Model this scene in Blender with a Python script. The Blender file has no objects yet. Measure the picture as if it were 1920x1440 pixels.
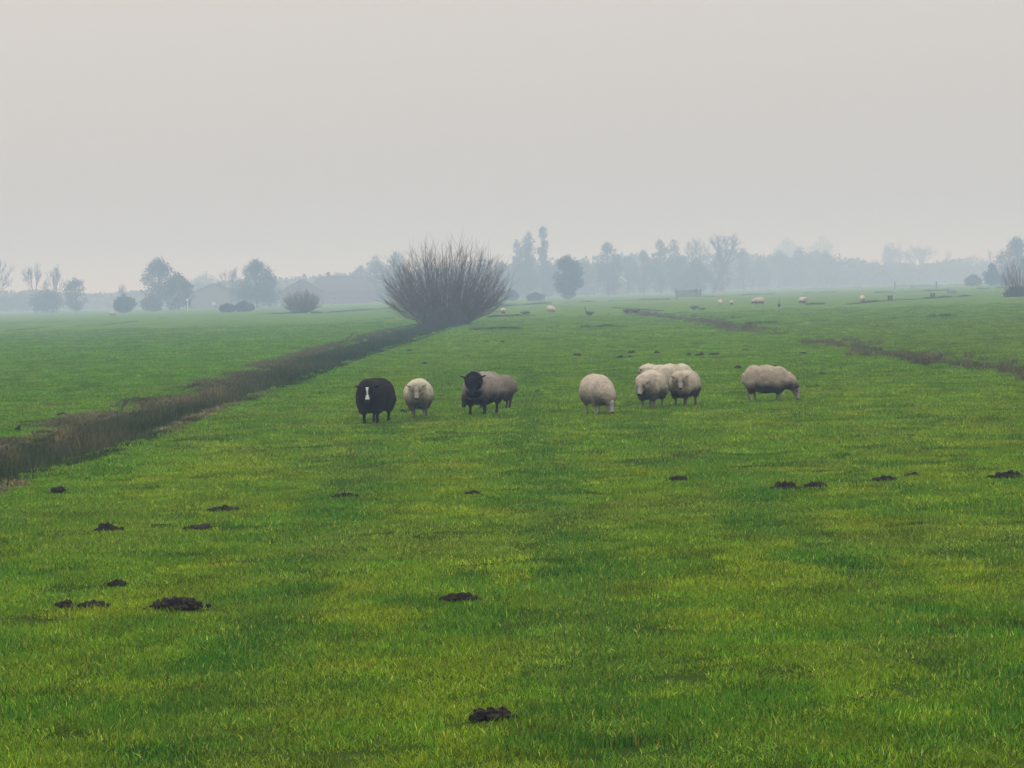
import bpy, bmesh, math, random
import numpy as np
from mathutils import Vector, Matrix, noise

S = bpy.context.scene
C = S.collection
rng = np.random.default_rng(7)
random.seed(7)
R = math.radians

# ------------------------------------------------------------------ camera, world, sun, exposure
F = 5000.0                       # focal length in pixels of the 1920 px wide photograph
CAM_H = 2.2
ROLL, PITCH = math.atan(0.0297), math.atan(173.9 / F)
fwd = np.array([0, math.cos(PITCH), -math.sin(PITCH)])
r0 = np.array([1.0, 0, 0]); u0 = np.array([0, math.sin(PITCH), math.cos(PITCH)])
cr = math.cos(ROLL) * r0 - math.sin(ROLL) * u0
cu = math.sin(ROLL) * r0 + math.cos(ROLL) * u0
cd = bpy.data.cameras.new('camera'); cam = bpy.data.objects.new('camera', cd); C.objects.link(cam)
cam.matrix_world = Matrix(((cr[0], cu[0], -fwd[0], 0), (cr[1], cu[1], -fwd[1], 0), (cr[2], cu[2], -fwd[2], CAM_H), (0, 0, 0, 1)))
cd.sensor_width = 36; cd.lens = 36 * F / 1920; cd.clip_start = 0.5; cd.clip_end = 20000
S.camera = cam

SUN_EL, SUN_AZ = R(50), R(-22)   # azimuth from +Y (view direction) towards +X
w = bpy.data.worlds.new('World'); S.world = w; w.use_nodes = True
nt = w.node_tree; nt.nodes.clear()
def N(t, kind, **kw):
    n = t.nodes.new(kind)
    for k, v in kw.items(): setattr(n, k, v)
    return n
out = N(nt, 'ShaderNodeOutputWorld'); bg = N(nt, 'ShaderNodeBackground'); bg.inputs['Strength'].default_value = 0.1
sky = N(nt, 'ShaderNodeTexSky'); sky.sky_type = 'NISHITA'; sky.sun_disc = False
sky.sun_elevation = SUN_EL; sky.sun_rotation = SUN_AZ; sky.dust_density = 4; sky.air_density = 1.5
tc = N(nt, 'ShaderNodeTexCoord'); sep = N(nt, 'ShaderNodeSeparateXYZ')
ramp = N(nt, 'ShaderNodeValToRGB')   # overcast layer: brighter towards the zenith, as overcast skies are
e = ramp.color_ramp.elements
e[0].position = 0.0; e[0].color = (.228, .230, .222, 1)
e[1].position = 1.0; e[1].color = (.78, .78, .78, 1)
m = ramp.color_ramp.elements.new(0.115); m.color = (.288, .268, .254, 1)
mul = N(nt, 'ShaderNodeVectorMath', operation='SCALE'); mul.inputs['Scale'].default_value = 23.2
mix = N(nt, 'ShaderNodeMix', data_type='RGBA'); mix.inputs['Factor'].default_value = 0.92
nt.links.new(tc.outputs['Generated'], sep.inputs[0]); nt.links.new(sep.outputs['Z'], ramp.inputs[0])
nt.links.new(ramp.outputs[0], mul.inputs[0]); nt.links.new(sky.outputs[0], mix.inputs['A']); nt.links.new(mul.outputs[0], mix.inputs['B'])
nt.links.new(mix.outputs['Result'], bg.inputs['Color']); nt.links.new(bg.outputs[0], out.inputs[0])

sl = bpy.data.lights.new('sun', 'SUN'); sl.energy = 1.5; sl.angle = R(14); sl.color = (1, .95, .86)
so = bpy.data.objects.new('sun', sl); C.objects.link(so)
sd = Vector((math.sin(SUN_AZ) * math.cos(SUN_EL), math.cos(SUN_AZ) * math.cos(SUN_EL), math.sin(SUN_EL)))
so.rotation_euler = sd.to_track_quat('Z', 'Y').to_euler(); so.location = (0, 0, 60)

S.view_settings.view_transform = 'Standard'; S.view_settings.look = 'None'
S.view_settings.exposure = 0.0; S.view_settings.gamma = 1.0; S.view_settings.use_curve_mapping = False
S.render.engine = 'CYCLES'
S.cycles.max_bounces = 5; S.cycles.volume_bounces = 0; S.cycles.transparent_max_bounces = 6
S.cycles.use_denoising = True
HAZE = 0.00165

# ------------------------------------------------------------------ pixel <-> place
def ray(x, y): return fwd + cr * (x - 960) / F + cu * (720 - y) / F
def ground(x, y):
    d = ray(x, y); t = -CAM_H / d[2]; return np.array([d[0] * t, d[1] * t, 0.0])
def hor(x): return 546 - 0.0297 * (x - 960)
def spot(x, dist):
    """ground point seen in column x at a distance"""
    return ground(x, hor(x) + CAM_H * F / dist)

# ------------------------------------------------------------------ noise
def vnoise(x, y, seed=0):
    x = np.asarray(x, float); y = np.asarray(y, float)
    xi = np.floor(x).astype(np.int64); yi = np.floor(y).astype(np.int64)
    fx = x - xi; fy = y - yi; fx = fx * fx * (3 - 2 * fx); fy = fy * fy * (3 - 2 * fy)
    def h(a, b):
        n = (a * 374761393 + b * 668265263 + seed * 144269504) & 0xffffffff
        n = ((n ^ (n >> 13)) * 1274126177) & 0xffffffff
        return ((n ^ (n >> 16)) & 0xffff) / 65535.0
    return (h(xi, yi) * (1 - fx) + h(xi + 1, yi) * fx) * (1 - fy) + (h(xi, yi + 1) * (1 - fx) + h(xi + 1, yi + 1) * fx) * fy
def fbm(x, y, s, seed=0, octv=3):
    v = 0; a = 1; t = 0
    for k in range(octv):
        v = v + a * vnoise(np.asarray(x) * s * 2 ** k + 17 * k, np.asarray(y) * s * 2 ** k, seed + k); t += a; a *= .55
    return v / t

# ------------------------------------------------------------------ helpers
def tag(o, label=None, cat=None, group=None, kind=None):
    if label: o['label'] = label
    if cat: o['category'] = cat
    if group: o['group'] = group
    if kind: o['kind'] = kind
    return o
def empty(name, loc, rz=0):
    o = bpy.data.objects.new(name, None); C.objects.link(o); o.location = loc; o.rotation_euler = (0, 0, rz)
    o.empty_display_size = .2
    return o
def mesh(name, V, Fc, mat=None, smooth=False):
    me = bpy.data.meshes.new(name)
    V = np.asarray(V, dtype=np.float32); 
    if isinstance(Fc, np.ndarray):
        nf, k = Fc.shape
        me.vertices.add(len(V)); me.vertices.foreach_set('co', V.ravel())
        me.loops.add(nf * k); me.loops.foreach_set('vertex_index', Fc.astype(np.int32).ravel())
        me.polygons.add(nf); me.polygons.foreach_set('loop_start', np.arange(0, nf * k, k, dtype=np.int32))
        me.update(calc_edges=True); me.validate()
    else:
        me.from_pydata(V.tolist(), [], Fc)
    if smooth: me.polygons.foreach_set('use_smooth', np.ones(len(me.polygons), bool))
    if mat: me.materials.append(mat)
    return me
def obj(name, me, parent=None, loc=None):
    o = bpy.data.objects.new(name, me); C.objects.link(o)
    if parent: o.parent = parent
    if loc is not None: o.location = loc
    return o
def attr(me, name, vals):
    a = me.attributes.new(name, 'FLOAT', 'POINT'); a.data.foreach_set('value', np.asarray(vals, np.float32).ravel())
def colattr(me, name, cols):
    a = me.attributes.new(name, 'FLOAT_COLOR', 'POINT')
    c = np.ones((len(cols), 4), np.float32); c[:, :3] = cols; a.data.foreach_set('color', c.ravel())

def segs(P0, P1, r0_, r1_, k=4):
    """tapered prisms, one per segment -> verts, quads"""
    P0 = np.asarray(P0, float); P1 = np.asarray(P1, float); n = len(P0)
    r0_ = np.broadcast_to(r0_, (n,)); r1_ = np.broadcast_to(r1_, (n,))
    d = P1 - P0; d /= np.linalg.norm(d, axis=1, keepdims=True) + 1e-9
    ref = np.where(np.abs(d[:, 2:3]) > .9, [[1., 0, 0]], [[0, 0, 1.]])
    a = np.cross(d, ref); a /= np.linalg.norm(a, axis=1, keepdims=True) + 1e-9; b = np.cross(d, a)
    ang = np.arange(k) * 2 * np.pi / k
    ring = a[:, None, :] * np.cos(ang)[None, :, None] + b[:, None, :] * np.sin(ang)[None, :, None]
    V = np.concatenate([P0[:, None] + ring * r0_[:, None, None], P1[:, None] + ring * r1_[:, None, None]], 1).reshape(-1, 3)
    base = (np.arange(n) * 2 * k)[:, None]
    i = np.arange(k); j = (i + 1) % k
    q = np.stack([i, j, j + k, i + k], 1)
    return V, (base[:, :, None] + q[None]).reshape(-1, 4)
def leaves(P, size, g):
    n = len(P); a = g.normal(size=(n, 3)); a /= np.linalg.norm(a, axis=1, keepdims=True)
    b = g.normal(size=(n, 3)); b = np.cross(a, b); b /= np.linalg.norm(b, axis=1, keepdims=True)
    s = size * g.uniform(.6, 1.4, (n, 1))
    V = np.stack([P + a * s, P + b * s * .7, P - a * s, P - b * s * .7], 1).reshape(-1, 3)
    return V, np.arange(4 * n).reshape(n, 4)
def joinm(parts):
    V = []; Q = []; o = 0
    for v, q in parts:
        V.append(v); Q.append(q + o); o += len(v)
    return np.concatenate(V), np.concatenate(Q)

# ------------------------------------------------------------------ materials
def newmat(name):
    m = bpy.data.materials.new(name); m.use_nodes = True; t = m.node_tree; t.nodes.clear()
    return m, t, N(t, 'ShaderNodeOutputMaterial')
def mixc(t, fac, a, b, blend='MIX'):
    n = N(t, 'ShaderNodeMix', data_type='RGBA', blend_type=blend)
    for sock, v in (('Factor', fac), ('A', a), ('B', b)):
        if isinstance(v, (int, float)): n.inputs[sock].default_value = v
        elif isinstance(v, tuple): n.inputs[sock].default_value = (*v, 1)
        else: t.links.new(v, n.inputs[sock])
    return n.outputs['Result']
def noisef(t, scale, detail=3, vec=None, lo=.35, hi=.65, rough=.55):
    n = N(t, 'ShaderNodeTexNoise'); n.inputs['Scale'].default_value = scale; n.inputs['Detail'].default_value = detail
    n.inputs['Roughness'].default_value = rough
    if vec is not None: t.links.new(vec, n.inputs['Vector'])
    mr = N(t, 'ShaderNodeMapRange'); mr.inputs['From Min'].default_value = lo; mr.inputs['From Max'].default_value = hi
    t.links.new(n.outputs['Fac'], mr.inputs['Value'])
    return mr.outputs['Result']
def attrf(t, name, typ='GEOMETRY'):
    a = N(t, 'ShaderNodeAttribute', attribute_type=typ, attribute_name=name); return a
def rough_mat(name, c1, c2, scale=4, rough=.9, bump=0.0, bscale=30, world=False, spec=.2):
    m, t, o = newmat(name); p = N(t, 'ShaderNodeBsdfPrincipled')
    p.inputs['Roughness'].default_value = rough; p.inputs['Specular IOR Level'].default_value = spec
    vec = (N(t, 'ShaderNodeNewGeometry').outputs['Position'] if world else N(t, 'ShaderNodeTexCoord').outputs['Object'])
    t.links.new(mixc(t, noisef(t, scale, 4, vec), c1, c2), p.inputs['Base Color'])
    if bump:
        b = N(t, 'ShaderNodeBump'); b.inputs['Strength'].default_value = bump; b.inputs['Distance'].default_value = .02
        t.links.new(noisef(t, bscale, 4, vec, 0, 1), b.inputs['Height']); t.links.new(b.outputs[0], p.inputs['Normal'])
    t.links.new(p.outputs[0], o.inputs[0]); return m

GREEN = (.104, .255, .014); YELLOW = (.245, .310, .012); DULL = (.150, .215, .030); LUSH = (.055, .185, .013); STRAW = (.50, .50, .08); OLIVE = (.13, .145, .050)
def grass_color(t, typ, fine=None):
    """tone -> yellow, lush -> dark, dry -> dull; the same three fields colour the ground sheet and the blades"""
    tone = attrf(t, 'tone', typ).outputs['Fac']; lush = attrf(t, 'lush', typ).outputs['Fac']; dry = attrf(t, 'dry', typ).outputs['Fac']
    c = mixc(t, tone, GREEN, YELLOW)
    c = mixc(t, dry, c, DULL)
    c = mixc(t, lush, c, LUSH)
    return c
def blade_mat():
    m, t, o = newmat('grass_blade')
    c = grass_color(t, 'INSTANCER')
    r = attrf(t, 'rnd').outputs['Fac']
    mr = N(t, 'ShaderNodeMapRange'); mr.inputs['From Min'].default_value = .88; mr.inputs['From Max'].default_value = 1.0
    t.links.new(r, mr.inputs['Value'])
    c = mixc(t, mr.outputs[0], c, STRAW)
    br = N(t, 'ShaderNodeMapRange'); br.inputs['To Min'].default_value = .40; br.inputs['To Max'].default_value = 1.65
    r2 = attrf(t, 'rnd2').outputs['Fac']; t.links.new(r2, br.inputs['Value'])
    mb = N(t, 'ShaderNodeMath', operation='MULTIPLY'); t.links.new(br.outputs[0], mb.inputs[0]); t.links.new(attrf(t, 'bri', 'INSTANCER').outputs['Fac'], mb.inputs[1])
    sc = N(t, 'ShaderNodeVectorMath', operation='SCALE'); t.links.new(c, sc.inputs[0]); t.links.new(mb.outputs[0], sc.inputs['Scale'])
    p = N(t, 'ShaderNodeBsdfPrincipled'); p.inputs['Roughness'].default_value = .6; p.inputs['Specular IOR Level'].default_value = .03
    t.links.new(sc.outputs[0], p.inputs['Base Color'])
    tr = N(t, 'ShaderNodeBsdfTranslucent'); t.links.new(sc.outputs[0], tr.inputs['Color'])
    ms = N(t, 'ShaderNodeMixShader'); ms.inputs[0].default_value = .4
    t.links.new(p.outputs[0], ms.inputs[1]); t.links.new(tr.outputs[0], ms.inputs[2]); t.links.new(ms.outputs[0], o.inputs[0])
    return m
def ground_mat():
    m, t, o = newmat('pasture'); pos = N(t, 'ShaderNodeNewGeometry').outputs['Position']
    c = grass_color(t, 'GEOMETRY')
    sc = N(t, 'ShaderNodeVectorMath', operation='MULTIPLY'); t.links.new(c, sc.inputs[0]); sc.inputs[1].default_value = (.60, .62, .60)
    c = sc.outputs[0]
    c = mixc(t, noisef(t, 1.3, 5, pos, .42, .75), c, (.05, .085, .022))
    c = mixc(t, noisef(t, .35, 4, pos, .52, .85), c, YELLOW)
    soil = attrf(t, 'soil').outputs['Fac']
    c = mixc(t, attrf(t, 'thatch').outputs['Fac'], c, (.022, .038, .008))
    c = mixc(t, soil, c, (.055, .043, .028))
    p = N(t, 'ShaderNodeBsdfPrincipled'); p.inputs['Roughness'].default_value = 1; p.inputs['Specular IOR Level'].default_value = .0
    t.links.new(c, p.inputs['Base Color'])
    b = N(t, 'ShaderNodeBump'); b.inputs['Strength'].default_value = .6; b.inputs['Distance'].default_value = .06
    t.links.new(noisef(t, 6, 5, pos, 0, 1), b.inputs['Height']); t.links.new(b.outputs[0], p.inputs['Normal'])
    t.links.new(p.outputs[0], o.inputs[0]); return m
def reed_mat():
    m, t, o = newmat('ditch_plant'); r = attrf(t, 'rnd').outputs['Fac']; k = attrf(t, 'hue', 'INSTANCER').outputs['Fac']
    cr_ = N(t, 'ShaderNodeValToRGB'); t.links.new(k, cr_.inputs[0]); e = cr_.color_ramp.elements
    e[0].position = 0; e[0].color = (.028, .042, .020, 1); e[1].position = 1; e[1].color = (.40, .32, .11, 1)
    for ps, c in ((.25, (.060, .095, .030, 1)), (.5, (.115, .110, .058, 1)), (.75, (.20, .165, .095, 1))):
        x = e.new(ps); x.color = c
    br = N(t, 'ShaderNodeMapRange'); br.inputs['To Min'].default_value = .45; br.inputs['To Max'].default_value = 1.6
    t.links.new(r, br.inputs['Value'])
    sc = N(t, 'ShaderNodeVectorMath', operation='SCALE'); t.links.new(cr_.outputs[0], sc.inputs[0]); t.links.new(br.outputs[0], sc.inputs['Scale'])
    d = N(t, 'ShaderNodeBsdfDiffuse'); t.links.new(sc.outputs[0], d.inputs[0])
    t.links.new(d.outputs[0], o.inputs[0]); return m
M_BLADE = blade_mat(); M_GROUND = ground_mat(); M_REED = reed_mat()
M_BARK = rough_mat('bark', (.055, .045, .038), (.10, .085, .07), 6, world=True)
M_TWIG = rough_mat('willow_twig', (.115, .078, .062), (.18, .13, .105), 3, world=True)
M_WOOD = rough_mat('weathered_wood', (.075, .060, .048), (.14, .12, .10), 9)
M_SOIL = rough_mat('mole_soil', (.010, .0075, .006), (.040, .029, .020), 25, bump=.7, bscale=60)
def leafmat(name, a, b): return rough_mat(name, a, b, .35, .8, world=True)
M_LEAF = [leafmat('leaf_dark', (.020, .034, .020), (.045, .062, .030)), leafmat('leaf_mid', (.042, .055, .028), (.075, .080, .040)),
          leafmat('leaf_autumn', (.070, .062, .036), (.11, .095, .05)), leafmat('leaf_olive', (.055, .065, .04), (.09, .095, .055))]

# ------------------------------------------------------------------ the lie of the land
def polyw(pts):
    P = np.array([ground(*p) for p in pts]); i = np.argsort(P[:, 1]); return P[i]
L_near = polyw([(0, 925), (90, 885), (250, 838), (400, 775), (560, 718), (700, 665), (800, 633), (880, 607)])
L_far = polyw([(0, 838), (120, 806), (300, 760), (450, 708), (600, 660), (700, 630), (780, 609), (820, 603)])
R_mid = polyw([(1215, 590), (1320, 602), (1400, 620), (1500, 634), (1640, 656), (1780, 680), (1900, 692)])
def Lnear(y): return np.interp(y, L_near[:, 1], L_near[:, 0])
def Lfar(y): return np.interp(y, L_far[:, 1], L_far[:, 0])
def Rmid(y): return np.interp(y, R_mid[:, 1], R_mid[:, 0])
print('Lnear', np.round(L_near[:, :2], 1).tolist()); print('Lfar', np.round(L_far[:, :2], 1).tolist()); print('R', np.round(R_mid[:, :2], 1).tolist())
def sstep(a, b, x): t = np.clip((x - a) / (b - a), 0, 1); return t * t * (3 - 2 * t)
def gz(x, y):
    x = np.asarray(x, float); y = np.asarray(y, float)
    z = (fbm(x, y, .25, 3) - .5) * .05
    n, f = Lnear(y), Lfar(y)
    m_ = sstep(0, .45, n - x) * sstep(0, .7, x - f) * (1 - sstep(185, 215, y))
    z = z - .55 * m_
    rr = np.abs(x - Rmid(y)); z = z - .10 * (1 - sstep(.3, 1.1, rr)) * (1 - sstep(230, 260, y))
    return z
def fields(x, y):
    wob = (vnoise(x * .9, y * .5, 77) - .5)
    yy = y * .55
    tone = sstep(.40, .68, fbm(x + wob, yy, 1.1, 11, 4)) * .34 + sstep(.38, .66, fbm(x, yy, .28, 12, 2)) * .10 + .18
    dist = np.hypot(x, y)
    tone = tone * (1 - .55 * sstep(25, 75, dist)) + .12
    lush = sstep(.52, .74, fbm(x, yy, 2.3, 21, 3)) * .70
    nb = sstep(0, 2.2, x - Lnear(y)); lush = np.maximum(lush * (1 - .4 * sstep(40, 90, dist)), 0)
    tone = tone * (.25 + .75 * nb)
    dry = sstep(.52, .75, fbm(x, yy, .8, 31, 3)) * .5
    dry = np.maximum(dry, .6 * sstep(.2, 2.0, x - Rmid(y)) * sstep(30, 60, y) * (1 - sstep(150, 156, y)))
    dry = np.maximum(dry, .35 * sstep(60, 300, y) * fbm(x, y, .02, 41, 2) * 1.6)
    for tx, st in ((-1.87, 1.0), (.38, 1.0), (2.45, .6)):   # old wheel tracks running down the field
        tr = np.exp(-((x - tx - .12 * np.sin(y * .11)) / .30) ** 2) * st * (.6 + .8 * vnoise(x * .8, y * .35, 88)) * (y < 75)
        tone = tone * (1 - .8 * np.clip(tr, 0, 1)); dry = dry + .65 * tr; lush = lush + .38 * tr
    return np.clip(tone, 0, 1), np.clip(lush, 0, 1), np.clip(dry, 0, 1)

def build_ground():
    ys = [2.0]
    while ys[-1] < 7000: ys.append(ys[-1] + max(.35, .022 * ys[-1]))
    ys = np.array(ys)
    # columns follow the two ditches: s in [-1..] mapped piecewise so that edges stay on ditch lips
    a = -np.geomspace(.35, 3000, 46)[::-1]; ld = np.linspace(0, 1, 11); mid = np.linspace(0, 1, 60)[1:-1]; b = np.geomspace(.3, 3000, 46)
    rows = []
    for y in ys:
        n, f, r = float(Lnear(y)), float(Lfar(y)), float(Rmid(y))
        if f > n - .8: f = n - .8
        x = np.concatenate([f + a, f + (n - f) * ld, n + (r - 1.5 - n) * mid, r + np.linspace(-1.5, 1.5, 13), r + 1.5 + b])
        rows.append(np.stack([x, np.full_like(x, y)], 1))
    P = np.array(rows); ny, nx = P.shape[:2]
    X, Y = P[..., 0].ravel(), P[..., 1].ravel(); Z = gz(X, Y)
    i = np.arange(ny - 1)[:, None] * nx + np.arange(nx - 1)[None]; i = i.ravel()
    me = mesh('pasture', np.stack([X, Y, Z], 1), np.stack([i, i + 1, i + nx + 1, i + nx], 1), M_GROUND, True)
    t, l, d = fields(X, Y); attr(me, 'tone', t); attr(me, 'lush', l); attr(me, 'dry', d)
    soil = np.clip(-(Z + .05) / .2, 0, 1) * (X < 0)
    spill = sstep(0, 1, (Lfar(Y) + .6 - X)) * sstep(0, 1, X - (Lfar(Y) - 1.3)) * (fbm(X, Y, .8, 51) > .47) * (Y < 170) * .25
    attr(me, 'soil', np.maximum(soil, spill)); attr(me, 'thatch', .8 * (1 - sstep(60, 115, Y)))
    tag(obj('ground', me), kind='structure')
build_ground()
# the water in the ditch
ysw = np.linspace(22, 200, 60)
Vw = np.concatenate([np.stack([Lfar(ysw) + .1, ysw, np.full(60, -.47)], 1), np.stack([Lnear(ysw) - .1, ysw, np.full(60, -.47)], 1)])
iw = np.arange(59); mw, tw, ow = newmat('ditch_water'); pw = N(tw, 'ShaderNodeBsdfPrincipled'); pw.inputs['Base Color'].default_value = (.012, .014, .010, 1); pw.inputs['Roughness'].default_value = .12
tw.links.new(pw.outputs[0], ow.inputs[0])
tag(obj('water', mesh('water', Vw, np.stack([iw, iw + 60, iw + 61, iw + 1], 1), mw)), kind='structure')

# ------------------------------------------------------------------ instancing of ground cover
def blade_patch(nb, rad, hgt, wid, g, seg=2, lean=.5):
    ang = g.uniform(0, 2 * np.pi, nb); rr = rad * np.sqrt(g.uniform(0, 1, nb))
    base = np.stack([rr * np.cos(ang), rr * np.sin(ang), np.full(nb, -.02)], 1)
    h = hgt * g.uniform(.45, 1.25, nb)
    dr = g.uniform(0, 2 * np.pi, nb); le = g.uniform(.05, lean * 1.5, nb)
    dirv = np.stack([np.cos(dr), np.sin(dr), np.zeros(nb)], 1)
    wa = g.uniform(0, 2 * np.pi, nb); wv = np.stack([np.cos(wa), np.sin(wa), np.zeros(nb)], 1) * (wid * g.uniform(.6, 1.3, nb))[:, None] * .5
    V = []; 
    for s, ws in ((0, .8), (.5, 1.0), (1, .08)):
        c = base + np.array([0, 0, 1.]) * (h * (s - .22 * le * s * s))[:, None] + dirv * (h * le * s * s)[:, None]
        V += [c - wv * ws, c + wv * ws]
    V = np.stack(V, 1).reshape(-1, 3); b = (np.arange(nb) * 6)[:, None]
    Q = np.concatenate([b + np.array([[0, 1, 3, 2]]), b + np.array([[2, 3, 5, 4]])])
    return V, Q, np.repeat(g.uniform(0, 1, nb), 6), np.repeat(g.uniform(0, 1, nb), 6)
def proto_collection(name, metas):
    col = bpy.data.collections.new(name)
    for i, me in enumerate(metas):
        o = bpy.data.objects.new('%s_%02d' % (name, i), me); col.objects.link(o)
    return col
def scatter(name, P, rot, scl, idx, attrs, col, mat):
    me = bpy.data.meshes.new(name + '_points'); me.vertices.add(len(P)); me.vertices.foreach_set('co', np.asarray(P, np.float32).ravel())
    a = me.attributes.new('rot', 'FLOAT_VECTOR', 'POINT'); a.data.foreach_set('vector', np.asarray(rot, np.float32).ravel())
    a = me.attributes.new('scl', 'FLOAT_VECTOR', 'POINT'); a.data.foreach_set('vector', np.asarray(scl, np.float32).ravel())
    a = me.attributes.new('idx', 'INT', 'POINT'); a.data.foreach_set('value', np.asarray(idx, np.int32))
    for k, v in attrs.items(): attr(me, k, v)
    me.materials.append(mat)
    ng = bpy.data.node_groups.new(name + '_scatter', 'GeometryNodeTree')
    ng.interface.new_socket('Geometry', in_out='INPUT', socket_type='NodeSocketGeometry')
    ng.interface.new_socket('Geometry', in_out='OUTPUT', socket_type='NodeSocketGeometry')
    gi = N(ng, 'NodeGroupInput'); go = N(ng, 'NodeGroupOutput'); ip = N(ng, 'GeometryNodeInstanceOnPoints'); ci = N(ng, 'GeometryNodeCollectionInfo')
    ci.inputs['Collection'].default_value = col; ci.inputs['Separate Children'].default_value = True; ci.inputs['Reset Children'].default_value = True
    def na(nm, ty):
        n = N(ng, 'GeometryNodeInputNamedAttribute', data_type=ty); n.inputs['Name'].default_value = nm; return n.outputs['Attribute']
    ng.links.new(gi.outputs[0], ip.inputs['Points']); ng.links.new(ci.outputs[0], ip.inputs['Instance'])
    ip.inputs['Pick Instance'].default_value = True
    ng.links.new(na('idx', 'INT'), ip.inputs['Instance Index']); ng.links.new(na('rot', 'FLOAT_VECTOR'), ip.inputs['Rotation'])
    ng.links.new(na('scl', 'FLOAT_VECTOR'), ip.inputs['Scale']); ng.links.new(ip.outputs[0], go.inputs[0])
    o = obj(name, me); md = o.modifiers.new('scatter', 'NODES'); md.node_group = ng
    return o

g = np.random.default_rng(3)
pm = []
for i in range(7):
    V, Q, r1, r2 = blade_patch(330, .26, .058, .0062, g); me = mesh('tuft', V, Q, M_BLADE); attr(me, 'rnd', r1); attr(me, 'rnd2', r2); pm.append(me)
for i in range(5):
    V, Q, r1, r2 = blade_patch(170, .38, .065, .013, g); me = mesh('tuft', V, Q, M_BLADE); attr(me, 'rnd', r1 * .96); attr(me, 'rnd2', r2 * .7 + .15); pm.append(me)
col_grass = proto_collection('grass_tufts', pm)

# molehills (x, y at the foot, width, height in px, lumps) - needed early so that grass keeps off them
MOLE = [
 (1472, 920, 42, 14, 3, 'broad black molehill right of centre, beside a narrow flat one'),
 (1528, 914, 30, 8, 2, 'narrow flat molehill just right of a broad black one'),
 (1657, 902, 38, 9, 3, 'low ragged molehill third from the right edge of the row in the right foreground'),
 (1710, 894, 18, 5, 2, 'small thin molehill between a ragged one and the one at the right edge'),
 (1890, 897, 52, 13, 4, 'wide dark molehill touching the right edge of the field in view'),
 (202, 999, 38, 14, 3, 'peaked dark molehill left of a flat one, below the ditch'),
 (375, 996, 44, 10, 2, 'flat oblong molehill right of a peaked one'),
 (418, 962, 48, 10, 4, 'scattered crumbs of a molehill with a clod at its right end'),
 (645, 936, 38, 8, 3, 'small two-part molehill in front of the black sheep'),
 (1270, 904, 34, 9, 3, 'small molehill in front of the cluster of three sheep'),
 (108, 926, 22, 8, 2, 'small molehill half sunk in lush grass by the ditch'),
 (217, 1104, 26, 6, 2, 'thin earthy streak of a molehill above the biggest one'),
 (122, 1143, 20, 5, 2, 'faint small molehill at the left end of a row of three'),
 (176, 1144, 42, 11, 3, 'brown overgrown molehill just left of the biggest one'),
 (328, 1147, 92, 22, 5, 'biggest black molehill with a long stepped top in the left foreground'),
 (862, 1128, 54, 13, 4, 'jagged molehill in the centre foreground with a small clod at its left'),
 (921, 1351, 74, 20, 3, 'nearest molehill of three round black clods at the bottom centre'),
 (884, 929, 22, 4, 2, 'crumbs of earth in front of the black-faced sheep'),
 (755, 776, 6, 6, 1, 'tiny upright dark clod between the black sheep and the white sheep'),
 (115, 781, 16, 5, 2, 'low dark molehill beyond the left ditch'),
 (33, 812, 12, 10, 2, 'dark clod on the far bank of the left ditch'),
 (1384, 692, 10, 5, 1, 'small dark molehill just left of the grazing sheep on the right'),
 (1398, 659, 12, 3, 1, 'farthest faint molehill, above the grazing sheep on the right'), (1082, 668, 14, 4, 2, 'low dark molehill above the sheep grazing alone in the middle'), (1184, 664, 13, 5, 2, 'upper and largest molehill of a trio above and left of the close cluster'), (1163, 672, 10, 4, 1, 'left molehill of a trio above and left of the close cluster'), (1181, 671, 5, 3, 1, 'smallest crumb-sized molehill of a trio above and left of the close cluster'),
 (1232, 664, 9, 4, 1, 'single small molehill straight above the left sheep of the close cluster'), (1292, 668, 7, 4, 1, 'smallest, leftmost molehill in a row of three above the close cluster'), (1312, 668, 15, 5, 2, 'middle, darkest molehill in a row of three above the close cluster'), (1339, 667, 17, 4, 2, 'flat rightmost molehill in a row of three above the close cluster'),
 (768, 659, 9, 3, 1, 'tiny molehill between the left ditch and the black sheep, farther one'), (796, 683, 8, 3, 1, 'tiny molehill just above the cream sheep beside the black one'), (912, 643, 8, 3, 1, 'tiny far molehill below the willow, left one of a pair'), (941, 643, 9, 3, 1, 'tiny far molehill below the willow, right one of a pair'),
 (1505, 665, 9, 3, 1, 'tiny molehill above and right of the grazing sheep on the right'), (1540, 705, 11, 3, 1, 'tiny molehill right of the head of the rightmost near sheep'), (1008, 738, 9, 3, 1, 'faint molehill between the black-faced sheep and the lone grazing one')]
MW = []
for x, y, wpx, hpx, nl, lab in MOLE:
    p = ground(x, y); sc = p[1] / F; MW.append((p[0], p[1], max(wpx * sc, .1), max(hpx * sc, .045)))
MWa = np.array(MW)

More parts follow.
